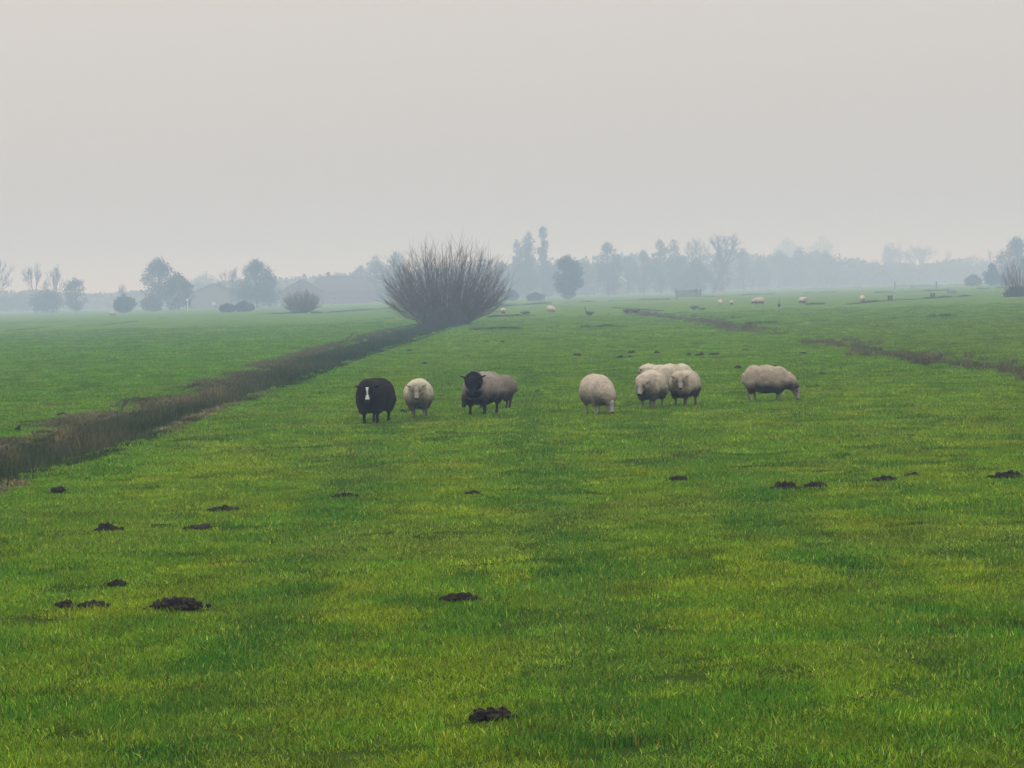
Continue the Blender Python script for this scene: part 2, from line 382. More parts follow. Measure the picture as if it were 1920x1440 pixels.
bands = [(9.5, 20, 34, 1.0, 0), (20, 34, 25, 1.1, 0), (34, 60, 14, 1.45, 0), (60, 110, 8, 1.25, 1), (110, 240, 2.8, 1.8, 1)]
PP = []; SS = []; II = []
for y0, y1, den, sc, kind in bands:
    hw0 = .205 * y1 + 1.2
    n = int(2 * hw0 * (y1 - y0) * den); X = g.uniform(-hw0, hw0, n); Y = g.uniform(y0, y1, n)
    k = np.abs(X) < .205 * Y + 1.2; X, Y = X[k], Y[k]
    if y1 == 240: k = g.uniform(0, 1, len(X)) > sstep(150, 238, Y); X, Y = X[k], Y[k]
    if y1 <= 60: k = (fbm(X, Y * .8, 3.2, 81, 2) < .62) | (g.uniform(0, 1, len(X)) < .55); X, Y = X[k], Y[k]
    inl = (X < Lnear(Y) + .02) & (X > Lfar(Y) - .1) & (Y < 200)
    k = ~inl; X, Y = X[k], Y[k]
    for mx, my, mw_, mh in MW:
        k = ~((np.abs(X - mx) < mw_ * .5 + .10 * sc) & (np.abs(Y - my - mw_ * .12) < mw_ * .42 + .12 * sc)); X, Y = X[k], Y[k]
    PP.append(np.stack([X, Y, gz(X, Y)], 1)); SS.append(np.full(len(X), sc)); II.append(g.integers(0, 7, len(X)) if kind == 0 else g.integers(7, 12, len(X)))
P = np.concatenate(PP); sc = np.concatenate(SS); idx = np.concatenate(II)
t_, l_, d_ = fields(P[:, 0], P[:, 1])
jit = g.normal(0, .22, len(P)); t_ = np.clip(t_ + jit, 0, 1); l_ = np.clip(l_ + g.normal(0, .15, len(P)), 0, 1)
hs = (.66 + .45 * l_ - .12 * d_) * g.uniform(.8, 1.25, len(P)) / np.sqrt(sc)
rot = np.stack([g.normal(0, .05, len(P)), g.normal(0, .05, len(P)), g.uniform(0, 6.283, len(P))], 1)
print('grass instances', len(P))
go_ = scatter('grass', P, rot, np.stack([sc, sc, sc * hs], 1), idx, {'tone': t_, 'lush': l_, 'dry': d_, 'bri': np.clip(g.normal(1, .22, len(P)), .45, 1.6)}, col_grass, M_BLADE)
tag(go_, 'short grazed green and yellowish grass covering the whole pasture', 'grass', kind='stuff')

# ------------------------------------------------------------------ ditch vegetation
rm = []
for i in range(5):
    V, Q, r1, r2 = blade_patch(70, .17, .42, .014, g, lean=.28); me = mesh('reed', V, Q, M_REED); attr(me, 'rnd', r1); attr(me, 'rnd2', r2); rm.append(me)
for i in range(4):
    V, Q, r1, r2 = blade_patch(70, .26, .20, .013, g, lean=1.3); me = mesh('rough_tuft', V, Q, M_REED); attr(me, 'rnd', r1); attr(me, 'rnd2', r2); rm.append(me)
col_reed = proto_collection('reed_tufts', rm)
def cover(name, X, Y, Z, h, hue, low, label, wide=1.0):
    n = len(X); ix = np.where(low, g.integers(5, 9, n), g.integers(0, 5, n))
    rot = np.stack([g.normal(0, .09, n), g.normal(0, .09, n), g.uniform(0, 6.283, n)], 1)
    h = np.asarray(h) * g.uniform(.7, 1.3, n); wd = np.broadcast_to(wide, (n,)) * g.uniform(.8, 1.2, n)
    o = scatter(name, np.stack([X, Y, Z], 1), rot, np.stack([wd, wd, h], 1), ix, {'hue': np.clip(hue, 0, 1)}, col_reed, M_REED)
    return tag(o, label, 'ditch plants', kind='stuff')
# left ditch: dark reeds in the water and on the near bank, brown dead stems on the far bank, raked brown plant litter beyond
Y = 24 + 170 * g.uniform(0, 1, 15000) ** 1.15; u = g.uniform(-.02, 1.0, len(Y)); X = Lfar(Y) + (Lnear(Y) - Lfar(Y)) * u; Z = gz(X, Y)
seg_ = fbm(X * .2, Y, .16, 61, 2)
hue = .50 - .42 * u + .7 * (seg_ - .5) + g.normal(0, .15, len(Y))
hue = np.where(u > .85, hue * .6, hue)
clump = fbm(X, Y * .8, .9, 62, 3); hh = .70 + 1.5 * (clump - .5) - .30 * (u > .80) - .25 * (u < .12); hue = hue + .5 * (clump - .5)
lipy = (u > .72) & (((Y > 45) & (Y < 62)) | ((Y > 29) & (Y < 33))) & (vnoise(Y * .6, Y * 0, 5) > .3)
hue = np.where(lipy, .62 + g.normal(0, .12, len(Y)), hue); hh = np.where(lipy, .5, hh)
far_ = sstep(60, 130, Y); hue = hue * (1 - .5 * far_); kk = (clump > .40) | (u > .35) | (g.uniform(0, 1, len(Y)) < .35); X, Y, Z, hh, hue = X[kk], Y[kk], Z[kk], hh[kk], hue[kk]
hh = np.clip((.10 - Z) / .46, .25, 1.5) * (.72 + .9 * (hh - .6) * .6)
cover('reeds', X, Y, Z, hh, hue, np.zeros(len(Y), bool), 'dark reeds and brown dead stems filling the ditch on the left', 1.0)
Y = 26 + 150 * g.uniform(0, 1, 4200) ** 1.1; v = g.normal(.0, .32, len(Y)); X = Lfar(Y) - .05 - np.abs(v); k = fbm(X, Y, .35, 63, 3) > .46; X, Y = X[k], Y[k]
cover('dead_plants', X, Y, gz(X, Y), .5, .48 + g.normal(0, .15, len(Y)), np.ones(len(Y), bool), 'brown cut plant litter raked onto the far bank of the left ditch')
# right ditch: sparse dull clumps
Y = 40 + 200 * g.uniform(0, 1, 5200); X = Rmid(Y) + g.normal(0, .5, len(Y)); k = (fbm(X * .3, Y, .14, 64, 3) > .42) & (g.uniform(0, 1, len(Y)) < .42); X, Y = X[k], Y[k]
cover('sparse_reeds', X, Y, gz(X, Y), .22 + .35 * vnoise(X, Y * .4, 9),   .56 + g.normal(0, .10, len(Y)), g.uniform(0, 1, len(Y)) < .4, 'thin grey-green rushes along the shallow ditch on the right')
XX = []; YY = []
for cx, cy, wx in [(1692, 665, 40), (1715, 683, 22), (1775, 682, 26), (1820, 690, 12), (1862, 688, 40), (1888, 690, 14), (1880, 697, 24), (1640, 654, 36), (1618, 652, 14), (1450, 626, 60), (1400, 619, 24), (1390, 616, 20), (1310, 604, 50), (1275, 598, 40), (1238, 591, 30), (1345, 605, 20)]:
    p = ground(cx, cy); n = int(4 * max(1, wx / 20)); XX.append(p[0] + g.uniform(-.5, .5, n) * wx * p[1] / F); YY.append(p[1] + g.normal(0, .5, n))
X = np.concatenate(XX); Y = np.concatenate(YY)
cover('rushes', X, Y, gz(X, Y),     .34, .42 + g.normal(0, .08, len(X)), np.zeros(len(X), bool), 'dark clumps of rushes standing in the shallow ditch on the right')
# thin lines of rougher growth along trenches and far field edges
LINES = [([(872, 620), (1130, 614), (1400, 608.5), (1660, 598), (1922, 589)], .28, 8, .12), ([(500, 613), (600, 605), (740, 597)], .20, 4, .3), ([(0, 631), (110, 628), (260, 620)], .12, 4, .4),
         ([(-10, 623), (75, 615), (190, 610), (300, 598), (365, 594)], .18, 4, .3), ([(-10, 608), (190, 600)], .2, 6, .25), ([(480, 589), (610, 587), (740, 578)], .4, 8, .15),
         ([(890, 578), (1060, 567), (1270, 561)], .40, 9, .1), ([(1318, 557), (1440, 552), (1600, 547)], .35, 8, .12), ([(1590, 571), (1660, 564.5), (1780, 557.5), (1890, 552)], .32, 9, .1),
         ([(1510, 571.5), (1548, 570.5)], .6, 7, .1), ([(1640, 549), (1740, 546.5), (1925, 538)], .4, 8, .12), ([(1850, 583), (1925, 583)], .25, 8, .1), ([(915, 595), (1005, 592)], .32, 10, .35), ([(970, 593), (1000, 592)], .35, 8, .3),
         ([(1150, 577), (1240, 583)], .16, 8, .2), ([(1400, 545), (1925, 530)], .5, 6, .2), ([(1290, 603), (1450, 594), (1600, 588)], .25, 3, .2), ([(130, 642), (330, 633), (560, 622)], .2, 3, .15), ([(880, 694), (1000, 691)], .12, 6, .2)]
XX = []; YY = []; HH = []; UU = []
for pts, h, den, hue in LINES:
    W = np.array([ground(*p) for p in pts])
    for a, b in zip(W[:-1], W[1:]):
        L = np.linalg.norm(b - a); n = int(L * den) + 2; t = g.uniform(0, 1, n)
        x = a[0] + (b[0] - a[0]) * t; y = a[1] + (b[1] - a[1]) * t + g.normal(0, .25, n)
        k = vnoise(x * .25, y * 0, 19) > .22; XX.append(x[k]); YY.append(y[k]); HH.append(np.full(k.sum(), h) * (.4 + 1.2 * vnoise(x[k] * .6, y[k] * 0, 8))); UU.append(np.full(k.sum(), hue))
X = np.concatenate(XX); Y = np.concatenate(YY); H = np.concatenate(HH); U = np.concatenate(UU)
cover('trench_growth', X, Y, gz(X, Y), H, U + g.normal(0, .06, len(X)), H < .35, 'thin dark lines of rough grass along the trenches and field edges', 1 + H * .3)

# ------------------------------------------------------------------ molehills
def blob_mesh(name, lumps, mat, sub=3, amp=.25, seed=0):
    bm = bmesh.new()
    for i, (c, r) in enumerate(lumps):
        ret = bmesh.ops.create_icosphere(bm, subdivisions=sub, radius=1)
        for v in ret['verts']:
            d = v.co.normalized()
            k = 1 + amp * (noise.noise(d * 2.1 + Vector((seed * 3.1 + i, 0, 0))) + .6 * noise.noise(d * 5.3 + Vector((0, seed + i, 0))) + .35 * noise.noise(d * 11 + Vector((0, 0, seed + i))))
            v.co = Vector((c[0] + d.x * r[0] * k, c[1] + d.y * r[1] * k, c[2] + d.z * r[2] * k))
    me = bpy.data.meshes.new(name); bm.to_mesh(me); bm.free(); me.materials.append(mat)
    return me
for i, ((x, y, wpx, hpx, nl, lab), (X, Y, W, H)) in enumerate(zip(MOLE, MW)):
    q = random.Random(i * 7 + 1); L = []
    for k in range(nl):
        u = (k + .5) / nl - .5; rw = W * .62 / nl * q.uniform(.85, 1.25); hk = H * q.uniform(.6, 1.0) if k != nl // 2 else H
        L.append(((u * W * .86, q.uniform(-.05, .05) * W, hk * .22), (rw, max(rw * .9, W * .16), hk * .8)))
    for k in range(6 + nl * 5):
        s = q.uniform(.006, .020) * (1 + W); a = q.uniform(0, 6.28); d = q.uniform(.38, .72) * W
        L.append(((math.cos(a) * d, math.sin(a) * d * .6, s * .5), (s, s, s * .8)))
    if wpx > 15:
        L = [(c, r) for c, r in L]
    me = blob_mesh('molehill', L, M_SOIL, 3 if wpx > 15 else 2, .32, i)
    o = obj('molehill', me, loc=(X, Y, float(gz(X, Y)) + (.015 if Y < 30 else .03)))
    far = 'tiny dark molehill in the scatter on the pasture behind the sheep'
    tag(o, lab or far, 'molehill', 'molehills on the pasture')

# ------------------------------------------------------------------ sheep
def prim(bm, kind, *a):
    if kind == 'e':
        c, r, rot = a; ret = bmesh.ops.create_icosphere(bm, subdivisions=3, radius=1)
        M_ = Matrix.Translation(c) @ rot.to_matrix().to_4x4() @ Matrix.Diagonal((*r, 1))
        bmesh.ops.transform(bm, matrix=M_, verts=ret['verts'])
    else:
        p0, r0_, p1, r1_ = a; p0 = Vector(p0); p1 = Vector(p1); d = p1 - p0; n = 7
        for k in range(n + 1):
            t = k / n; r = r0_ + (r1_ - r0_) * t
            ret = bmesh.ops.create_icosphere(bm, subdivisions=2, radius=r)
            bmesh.ops.translate(bm, verts=ret['verts'], vec=p0 + d * t)
def remesh(bm, vox, it):
    me = bpy.data.meshes.new('tmp'); bm.to_mesh(me); bm.free(); o = bpy.data.objects.new('tmp', me); C.objects.link(o)
    md = o.modifiers.new('r', 'REMESH'); md.mode = 'VOXEL'; md.voxel_size = vox; md.use_smooth_shade = True
    sm = o.modifiers.new('s', 'SMOOTH'); sm.factor = .5; sm.iterations = it
    dg = bpy.context.evaluated_depsgraph_get(); r = bpy.data.meshes.new_from_object(o.evaluated_get(dg))
    bpy.data.objects.remove(o); bpy.data.meshes.remove(me); return r
from mathutils import Quaternion, Euler
def fleece_mat():
    m, t, o = newmat('fleece'); c = attrf(t, 'col').outputs['Color']; oc = N(t, 'ShaderNodeTexCoord').outputs['Object']
    c = mixc(t, noisef(t, 9, 6, oc, .45, .95), c, (.50, .38, .30), 'MULTIPLY')
    p = N(t, 'ShaderNodeBsdfPrincipled'); p.inputs['Roughness'].default_value = 1; p.inputs['Specular IOR Level'].default_value = .05
    p.inputs['Sheen Weight'].default_value = .04; p.inputs['Sheen Roughness'].default_value = .5
    t.links.new(c, p.inputs['Base Color'])
    b = N(t, 'ShaderNodeBump'); b.inputs['Strength'].default_value = 1; b.inputs['Distance'].default_value = .045
    t.links.new(noisef(t, 26, 6, oc, .2, .8, .72), b.inputs['Height']); t.links.new(b.outputs[0], p.inputs['Normal'])
    t.links.new(p.outputs[0], o.inputs[0]); return m
def hide_mat():
    m, t, o = newmat('sheep_skin'); c = attrf(t, 'col').outputs['Color']
    p = N(t, 'ShaderNodeBsdfPrincipled'); p.inputs['Roughness'].default_value = .85; p.inputs['Specular IOR Level'].default_value = .15
    t.links.new(c, p.inputs['Base Color']); t.links.new(p.outputs[0], o.inputs[0]); return m
M_FLEECE = fleece_mat(); M_HIDE = hide_mat()
M_EYE = rough_mat('eye', (.01, .008, .006), (.02, .015, .01), 5, .15, spec=.6)
eye_me = blob_mesh('eye', [((0, 0, 0), (.011, .011, .011))], M_EYE, 2, 0)
HEADS = {  # poll (top of the neck) and direction of the nose in the sheep's own frame, x forward
 'low': ((.60, 0, .61), (.50, 0, -.87)), 'high': ((.56, 0, .70), (.62, 0, -.78)), 'graze': ((.60, .02, .30), (.28, .0, -.96)), 'mid': ((.62, 0, .52), (.55, 0, -.83)), 'front': ((.50, 0, .655), (.42, 0, -.91))}
def sheep_meshes(head='low', wool=(.50, .46, .38), face=(.52, .50, .46), legs=(.12, .10, .08), nose=(.03, .025, .025), blaze=False, width=1.0, turn=0, seed=0, woolhead=0, legspread=0, headscale=1.0, dirt_shade_col=(.055, .043, .032), dirt=.5, facewool=False):  # dirt: strength of the painted belly and leg shade and of the mud patches
    hp, hd = HEADS[head]; hp = Vector(hp); hd = Vector(hd).normalized()
    rz = Matrix.Rotation(R(turn), 3, 'Z'); piv = Vector((.32, 0, .55)); hp = piv + rz @ (hp - piv); hd = rz @ hd
    lat = rz @ Vector((0, 1, 0)); up = hd.cross(lat).normalized()
    if up.z < 0 and head != 'graze': up = -up
    if head == 'graze': up = up if (up @ (rz @ Vector((1, 0, 0)))) > 0 else -up
    H = headscale; I = Quaternion((1, 0, 0, 0)); W_ = width
    fl = bmesh.new()
    gr = head == 'graze'
    prim(fl, 'e', (.21, 0, .465 - .02 * gr), (.27, .235 * W_, .265), I)
    prim(fl, 'e', (-.02, 0, .465), (.36, .285 * W_, .285), I)
    prim(fl, 'e', (-.27, 0, .485), (.245, .25 * W_, .265), I)
    nk = hp - hd * .02 * H
    prim(fl, 'c', (.26, 0, .52), .20, nk + (piv - nk) * .42, .165); prim(fl, 'c', nk + (piv - nk) * .42, .165 - .02 * woolhead, (nk - up * .01) if not woolhead else (nk - hd * .03 - up * .03), (.112 if not woolhead else .085) * H)
    for s in (-1, 1):
        prim(fl, 'c', (-.30, s * .125 * W_, .40), .145, (-.33, s * .125 * W_, .25), .075)
        prim(fl, 'c', (.24, s * .12 * W_, .38), .12, (.25, s * .115 * W_, .23), .068)
    prim(fl, 'c', (-.50, 0, .56), .045, (-.54, 0, .40), .03)
    fm = remesh(fl, .017, 5)
    n = len(fm.vertices); co = np.empty(n * 3, np.float32); fm.vertices.foreach_get('co', co); co = co.reshape(-1, 3); nr = np.empty(n * 3, np.float32); fm.vertices.foreach_get('normal', nr); nr = nr.reshape(-1, 3)
    dsp = np.empty(n); dt = np.empty(n)
    for i in range(n):
        v = Vector(co[i].tolist()) + Vector((seed * 5.3, 0, 0))
        dsp[i] = .007 * noise.noise(v * 6) + .009 * noise.noise(v * 17) + .010 * abs(noise.noise(v * 34))
        dt[i] = noise.noise(v * 3.1) + .5 * noise.noise(v * 9)
    co2 = co + nr * dsp[:, None]; fm.vertices.foreach_set('co', co2.astype(np.float32).ravel())
    wc = np.array(wool)[None] * (1 + .14 * dt[:, None]); 
    # belly and leg wool darkened to paint in shade, ragged edge; mud patches anywhere
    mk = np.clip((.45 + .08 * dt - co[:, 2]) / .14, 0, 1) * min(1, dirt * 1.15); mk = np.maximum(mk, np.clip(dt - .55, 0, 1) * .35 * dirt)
    if facewool: fw = np.clip((.195 - np.linalg.norm(co - np.array(hp + hd * .05)[None], axis=1)) / .03 + .2 * dt, 0, 1); mk = np.maximum(mk, fw); dirt_shade_col = face; fm_front = np.clip((co[:, 0] - .36) / .06 + dt, 0, 1) * np.clip((.50 - co[:, 2]) / .08, 0, 1); mk = np.maximum(mk, fm_front)
    colattr(fm, 'col', np.clip(wc * (1 - mk[:, None]) + np.array(dirt_shade_col)[None] * mk[:, None], 0, 1)); fm.materials.append(M_FLEECE); fm.name = 'fleece'
    bd = bmesh.new()
    prim(bd, 'e', (.0, 0, .48), (.42, .19 * W_, .20), I)
    prim(bd, 'c', (.28, 0, .52), .13, hp, .085)
    q = Matrix((tuple(hd), tuple(lat), tuple(up))).transposed().to_quaternion()
    prim(bd, 'e', hp + hd * .05 * H, (.10 * H, .083 * H, .088 * H), q)
    prim(bd, 'c', hp + hd * .05 * H, .078 * H, hp + hd * .165 * H - up * .005, .055 * H)
    prim(bd, 'c', hp + hd * .16 * H, .053 * H, hp + hd * .215 * H - up * .004, .045 * H)
    prim(bd, 'c', hp + hd * .05 * H - up * .05 * H, .045 * H, hp + hd * .19 * H - up * .028 * H, .03 * H)
    for s in (-1, 1):
        ed = (lat * s * .88 + up * .05 - hd * .25 + Vector((0, 0, .12))).normalized(); ep = hp + hd * .005 * H + lat * s * .07 * H
        qe = ed.to_track_quat('X', 'Z'); prim(bd, 'e', ep + ed * .062 * H, (.075 * H, .026 * H, .016), qe)
        ls = legspread * s
        y = s * .12 * W_
        for a, ra, b_, rb in [((-.28, y, .40), .085, (-.22, y, .31), .062), ((-.22, y, .31), .060, (-.36 + ls, y, .225), .034), ((-.36 + ls, y, .225), .032, (-.335 + ls, y, .075), .023), ((-.335 + ls, y, .075), .028, (-.315 + ls, y, .012), .030),
                              ((.24, y * .95, .40), .075, (.25 - ls * .5, y * .9, .215), .038), ((.25 - ls * .5, y * .9, .215), .034, (.24 - ls, y * .9, .07), .022), ((.24 - ls, y * .9, .07), .028, (.26 - ls, y * .9, .012), .030)]:
            prim(bd, 'c', a, ra, b_, rb)
    bmh = remesh(bd, .011, 3)
    n = len(bmh.vertices); co = np.empty(n * 3, np.float32); bmh.vertices.foreach_get('co', co); co = co.reshape(-1, 3)
    rel = co - np.array(hp)[None]; a = rel @ np.array(hd); l = rel @ np.array(lat); u = rel @ np.array(up)
    ishead = (a > -.07 * H) & (np.abs(rel).max(1) < .30) & (np.linalg.norm(rel - a[:, None] * np.array(hd), axis=1) < .2) & (a < .3)
    cc = np.where(ishead[:, None], np.array(face)[None], np.array(legs)[None])
    nz = ishead & (a > .235 * H); cc[nz] = nose
    if not facewool and not blaze and face[0] > .3:
        sd_ = (np.clip((np.abs(l) - .014) / .040, 0, 1) * np.clip((.26 - a) / .10, 0, 1) * ishead)[:, None]; cc = cc * (1 - sd_) + np.array((.20, .155, .13))[None] * sd_
        for s_ in (-1, 1):
            ey = np.clip((.034 - np.linalg.norm(rel - np.array(hd * .085 * H + lat * s_ * .074 * H + up * .028 * H)[None], axis=1)) / .016, 0, 1)[:, None] * .8; cc = cc * (1 - ey) + np.array((.04, .03, .025))[None] * ey
        ear = ishead & (np.abs(l) > .092 * H); cc[ear] = (.22, .15, .13)
    hoof = co[:, 2] < .045; cc[hoof] = (.03, .025, .02)
    if blaze:
        wdt = .015 + .022 * np.clip((.06 - a) / .05, 0, 1) + .018 * np.clip((a - .15) / .05, 0, 1)
        bz = ishead & (u > .012) & (np.abs(l) < wdt) & (a > -.01) & (a < .225); cc[bz] = (.62, .62, .60)
    colattr(bmh, 'col', cc); bmh.materials.append(M_HIDE); bmh.name = 'sheep'
    ex = [hp + hd * .085 * H + lat * s * .074 * H + up * .028 * H for s in (-1, 1)]
    return bmh, fm, ex
def place_sheep(me3, x, ypx, yaw, scale, label, group, dy=0):
    b, f, ex = me3; p = ground(x, ypx); p = p * (1 + dy / p[1])
    o = obj('sheep', b, loc=(p[0], p[1], float(gz(p[0], p[1])) - .01)); o.rotation_euler = (0, 0, R(yaw)); o.scale = (scale, scale, scale * (1.1 if scale == .86 else 1))
    tag(o, label, 'sheep', group); obj('fleece', f, o)
    for v in ex: obj('eye', eye_me, o, v)
    return o
CREAM = (.52, .47, .37); PALE = (.37, .335, .295)
G1 = 'sheep in the nearest flock'
sm_black = sheep_meshes('low', wool=(.018, .013, .010), face=(.006, .0055, .006), legs=(.006, .0055, .006), blaze=True, width=1.03, turn=14, seed=1, dirt_shade_col=(.03, .025, .02), headscale=1.1)
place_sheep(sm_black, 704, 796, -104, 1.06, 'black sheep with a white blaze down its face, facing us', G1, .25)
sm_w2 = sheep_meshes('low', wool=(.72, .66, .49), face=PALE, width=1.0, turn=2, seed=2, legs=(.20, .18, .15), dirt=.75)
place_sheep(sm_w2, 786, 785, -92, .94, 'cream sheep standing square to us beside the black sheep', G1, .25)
sm_bf = sheep_meshes('front', wool=(.38, .325, .27), face=(.006, .0055, .006), legs=(.010, .009, .008), width=1.06, turn=16, seed=3, headscale=1.18, dirt_shade_col=(.05, .04, .035), dirt=.95, woolhead=1, legspread=.04, facewool=True)
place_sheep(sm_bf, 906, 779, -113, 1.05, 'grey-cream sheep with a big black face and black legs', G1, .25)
sm_4 = sheep_meshes('graze', wool=(.30, .245, .20), face=(.03, .028, .025), legs=(.05, .04, .035), width=1.0, seed=4, dirt_shade_col=(.07, .055, .045), dirt=.9)
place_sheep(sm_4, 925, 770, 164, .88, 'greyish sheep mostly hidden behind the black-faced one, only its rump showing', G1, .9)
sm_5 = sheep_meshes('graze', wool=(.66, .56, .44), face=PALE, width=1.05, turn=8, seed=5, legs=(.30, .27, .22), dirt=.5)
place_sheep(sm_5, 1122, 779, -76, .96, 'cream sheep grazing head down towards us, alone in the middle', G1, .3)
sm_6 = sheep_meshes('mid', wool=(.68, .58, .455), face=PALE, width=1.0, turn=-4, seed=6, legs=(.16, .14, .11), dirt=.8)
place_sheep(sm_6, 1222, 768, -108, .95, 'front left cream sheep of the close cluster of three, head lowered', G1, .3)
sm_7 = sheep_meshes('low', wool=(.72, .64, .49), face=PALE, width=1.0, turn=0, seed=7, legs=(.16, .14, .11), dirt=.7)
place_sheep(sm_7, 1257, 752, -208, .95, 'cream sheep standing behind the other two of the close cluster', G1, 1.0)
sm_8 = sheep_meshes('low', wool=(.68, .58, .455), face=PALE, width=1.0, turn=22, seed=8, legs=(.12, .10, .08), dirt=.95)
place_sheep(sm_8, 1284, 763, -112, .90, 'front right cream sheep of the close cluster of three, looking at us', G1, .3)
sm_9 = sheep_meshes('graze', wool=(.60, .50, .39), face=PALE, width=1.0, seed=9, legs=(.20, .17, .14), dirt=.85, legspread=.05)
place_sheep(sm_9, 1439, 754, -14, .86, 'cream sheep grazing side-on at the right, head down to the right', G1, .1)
G2 = 'distant sheep on the far pasture'
for me3, x, y, yaw, s, lab in [
    (sm_6, 944, 590, -80, .85, 'distant white sheep just right of the big willow'), (sm_5, 1033, 588, -60, 1.0, 'distant white sheep above the goose, near the dark oval tree'),
    (sm_5, 1351, 573, -95, .9, 'distant pale sheep below the wooden gate, left one of two'), (sm_6, 1372, 572.5, -90, .7, 'small distant sheep below the wooden gate, right one of two'),
    (sm_9, 1423, 573, 188, 1.15, 'distant sheep grazing side-on, head to the left'), (sm_8, 1505, 571, -70, 1.0, 'distant round sheep seen end-on on the far right pasture'),
    (sm_5, 1617, 566, -110, .95, 'rightmost distant sheep, left of the dark posts'), (sm_9, 210, 592, 0, 1.0, 'far white sheep beyond the left field, below a round bush')]:
    place_sheep(me3, x, y, yaw, s, lab, G2)

# ------------------------------------------------------------------ geese
M_GB = rough_mat('goose_brown', (.06, .05, .042), (.10, .085, .07), 9); M_GN = rough_mat('goose_orange', (.35, .15, .04), (.4, .18, .05), 9)
def goose_mesh(neck):
    bm = bmesh.new(); I = Quaternion((1, 0, 0, 0))
    prim(bm, 'e', (0, 0, .30), (.26, .13, .13), Euler((0, -.12, 0)).to_quaternion()); prim(bm, 'c', (-.18, 0, .31), .07, (-.38, 0, .33), .02)
    top = (.27, 0, .66) if neck else (.36, 0, .16)
    prim(bm, 'c', (.18, 0, .35), .065, ((.25, 0, .45) if neck else (.33, 0, .32)), .035); prim(bm, 'c', ((.25, 0, .45) if neck else (.33, 0, .32)), .033, top, .028)
    prim(bm, 'e', (top[0] + .02, 0, top[2] + .01), (.05, .035, .035), I)
    for s in (-1, 1): prim(bm, 'c', (-.02, s * .06, .22), .03, (.0, s * .06, .02), .014)
    me = remesh(bm, .014, 2); me.materials.clear(); me.materials.append(M_GB); me.name = 'goose'
    bb = blob_mesh('beak', [((top[0] + .09, 0, top[2]), (.04, .018, .014))], M_GN, 2, 0)
    return me, bb
gA = goose_mesh(True); gB = goose_mesh(False)
for x, y, yaw, k, lab in [(1105, 595, 175, 0, 'goose with raised neck on the pasture right of centre'), (1176, 590, 20, 1, 'feeding goose by the start of the right ditch, left one of a pair'), (1192, 589, 160, 1, 'feeding goose by the start of the right ditch, right one of a pair'),
                          (1302, 584, 10, 1, 'larger dark goose of two feeding below the wooden gate'), (1317, 584, 190, 1, 'smaller dark goose of two feeding below the wooden gate'), (1461, 579, 80, 0, 'lone goose standing upright below the far sheep at right'),
                          (985, 594, 0, 1, 'goose feeding low in the dark tufts right of the willow')]:
    p = ground(x, y); me, bb = (gA, gB)[k]; o = obj('goose', me, loc=(p[0], p[1], float(gz(p[0], p[1])))); o.rotation_euler = (0, 0, R(yaw)); o.scale = (1.15,) * 3
    if x == 1317: o.scale = (.8,) * 3
    tag(o, lab, 'goose', 'geese on the far pasture'); obj('beak', bb, o)

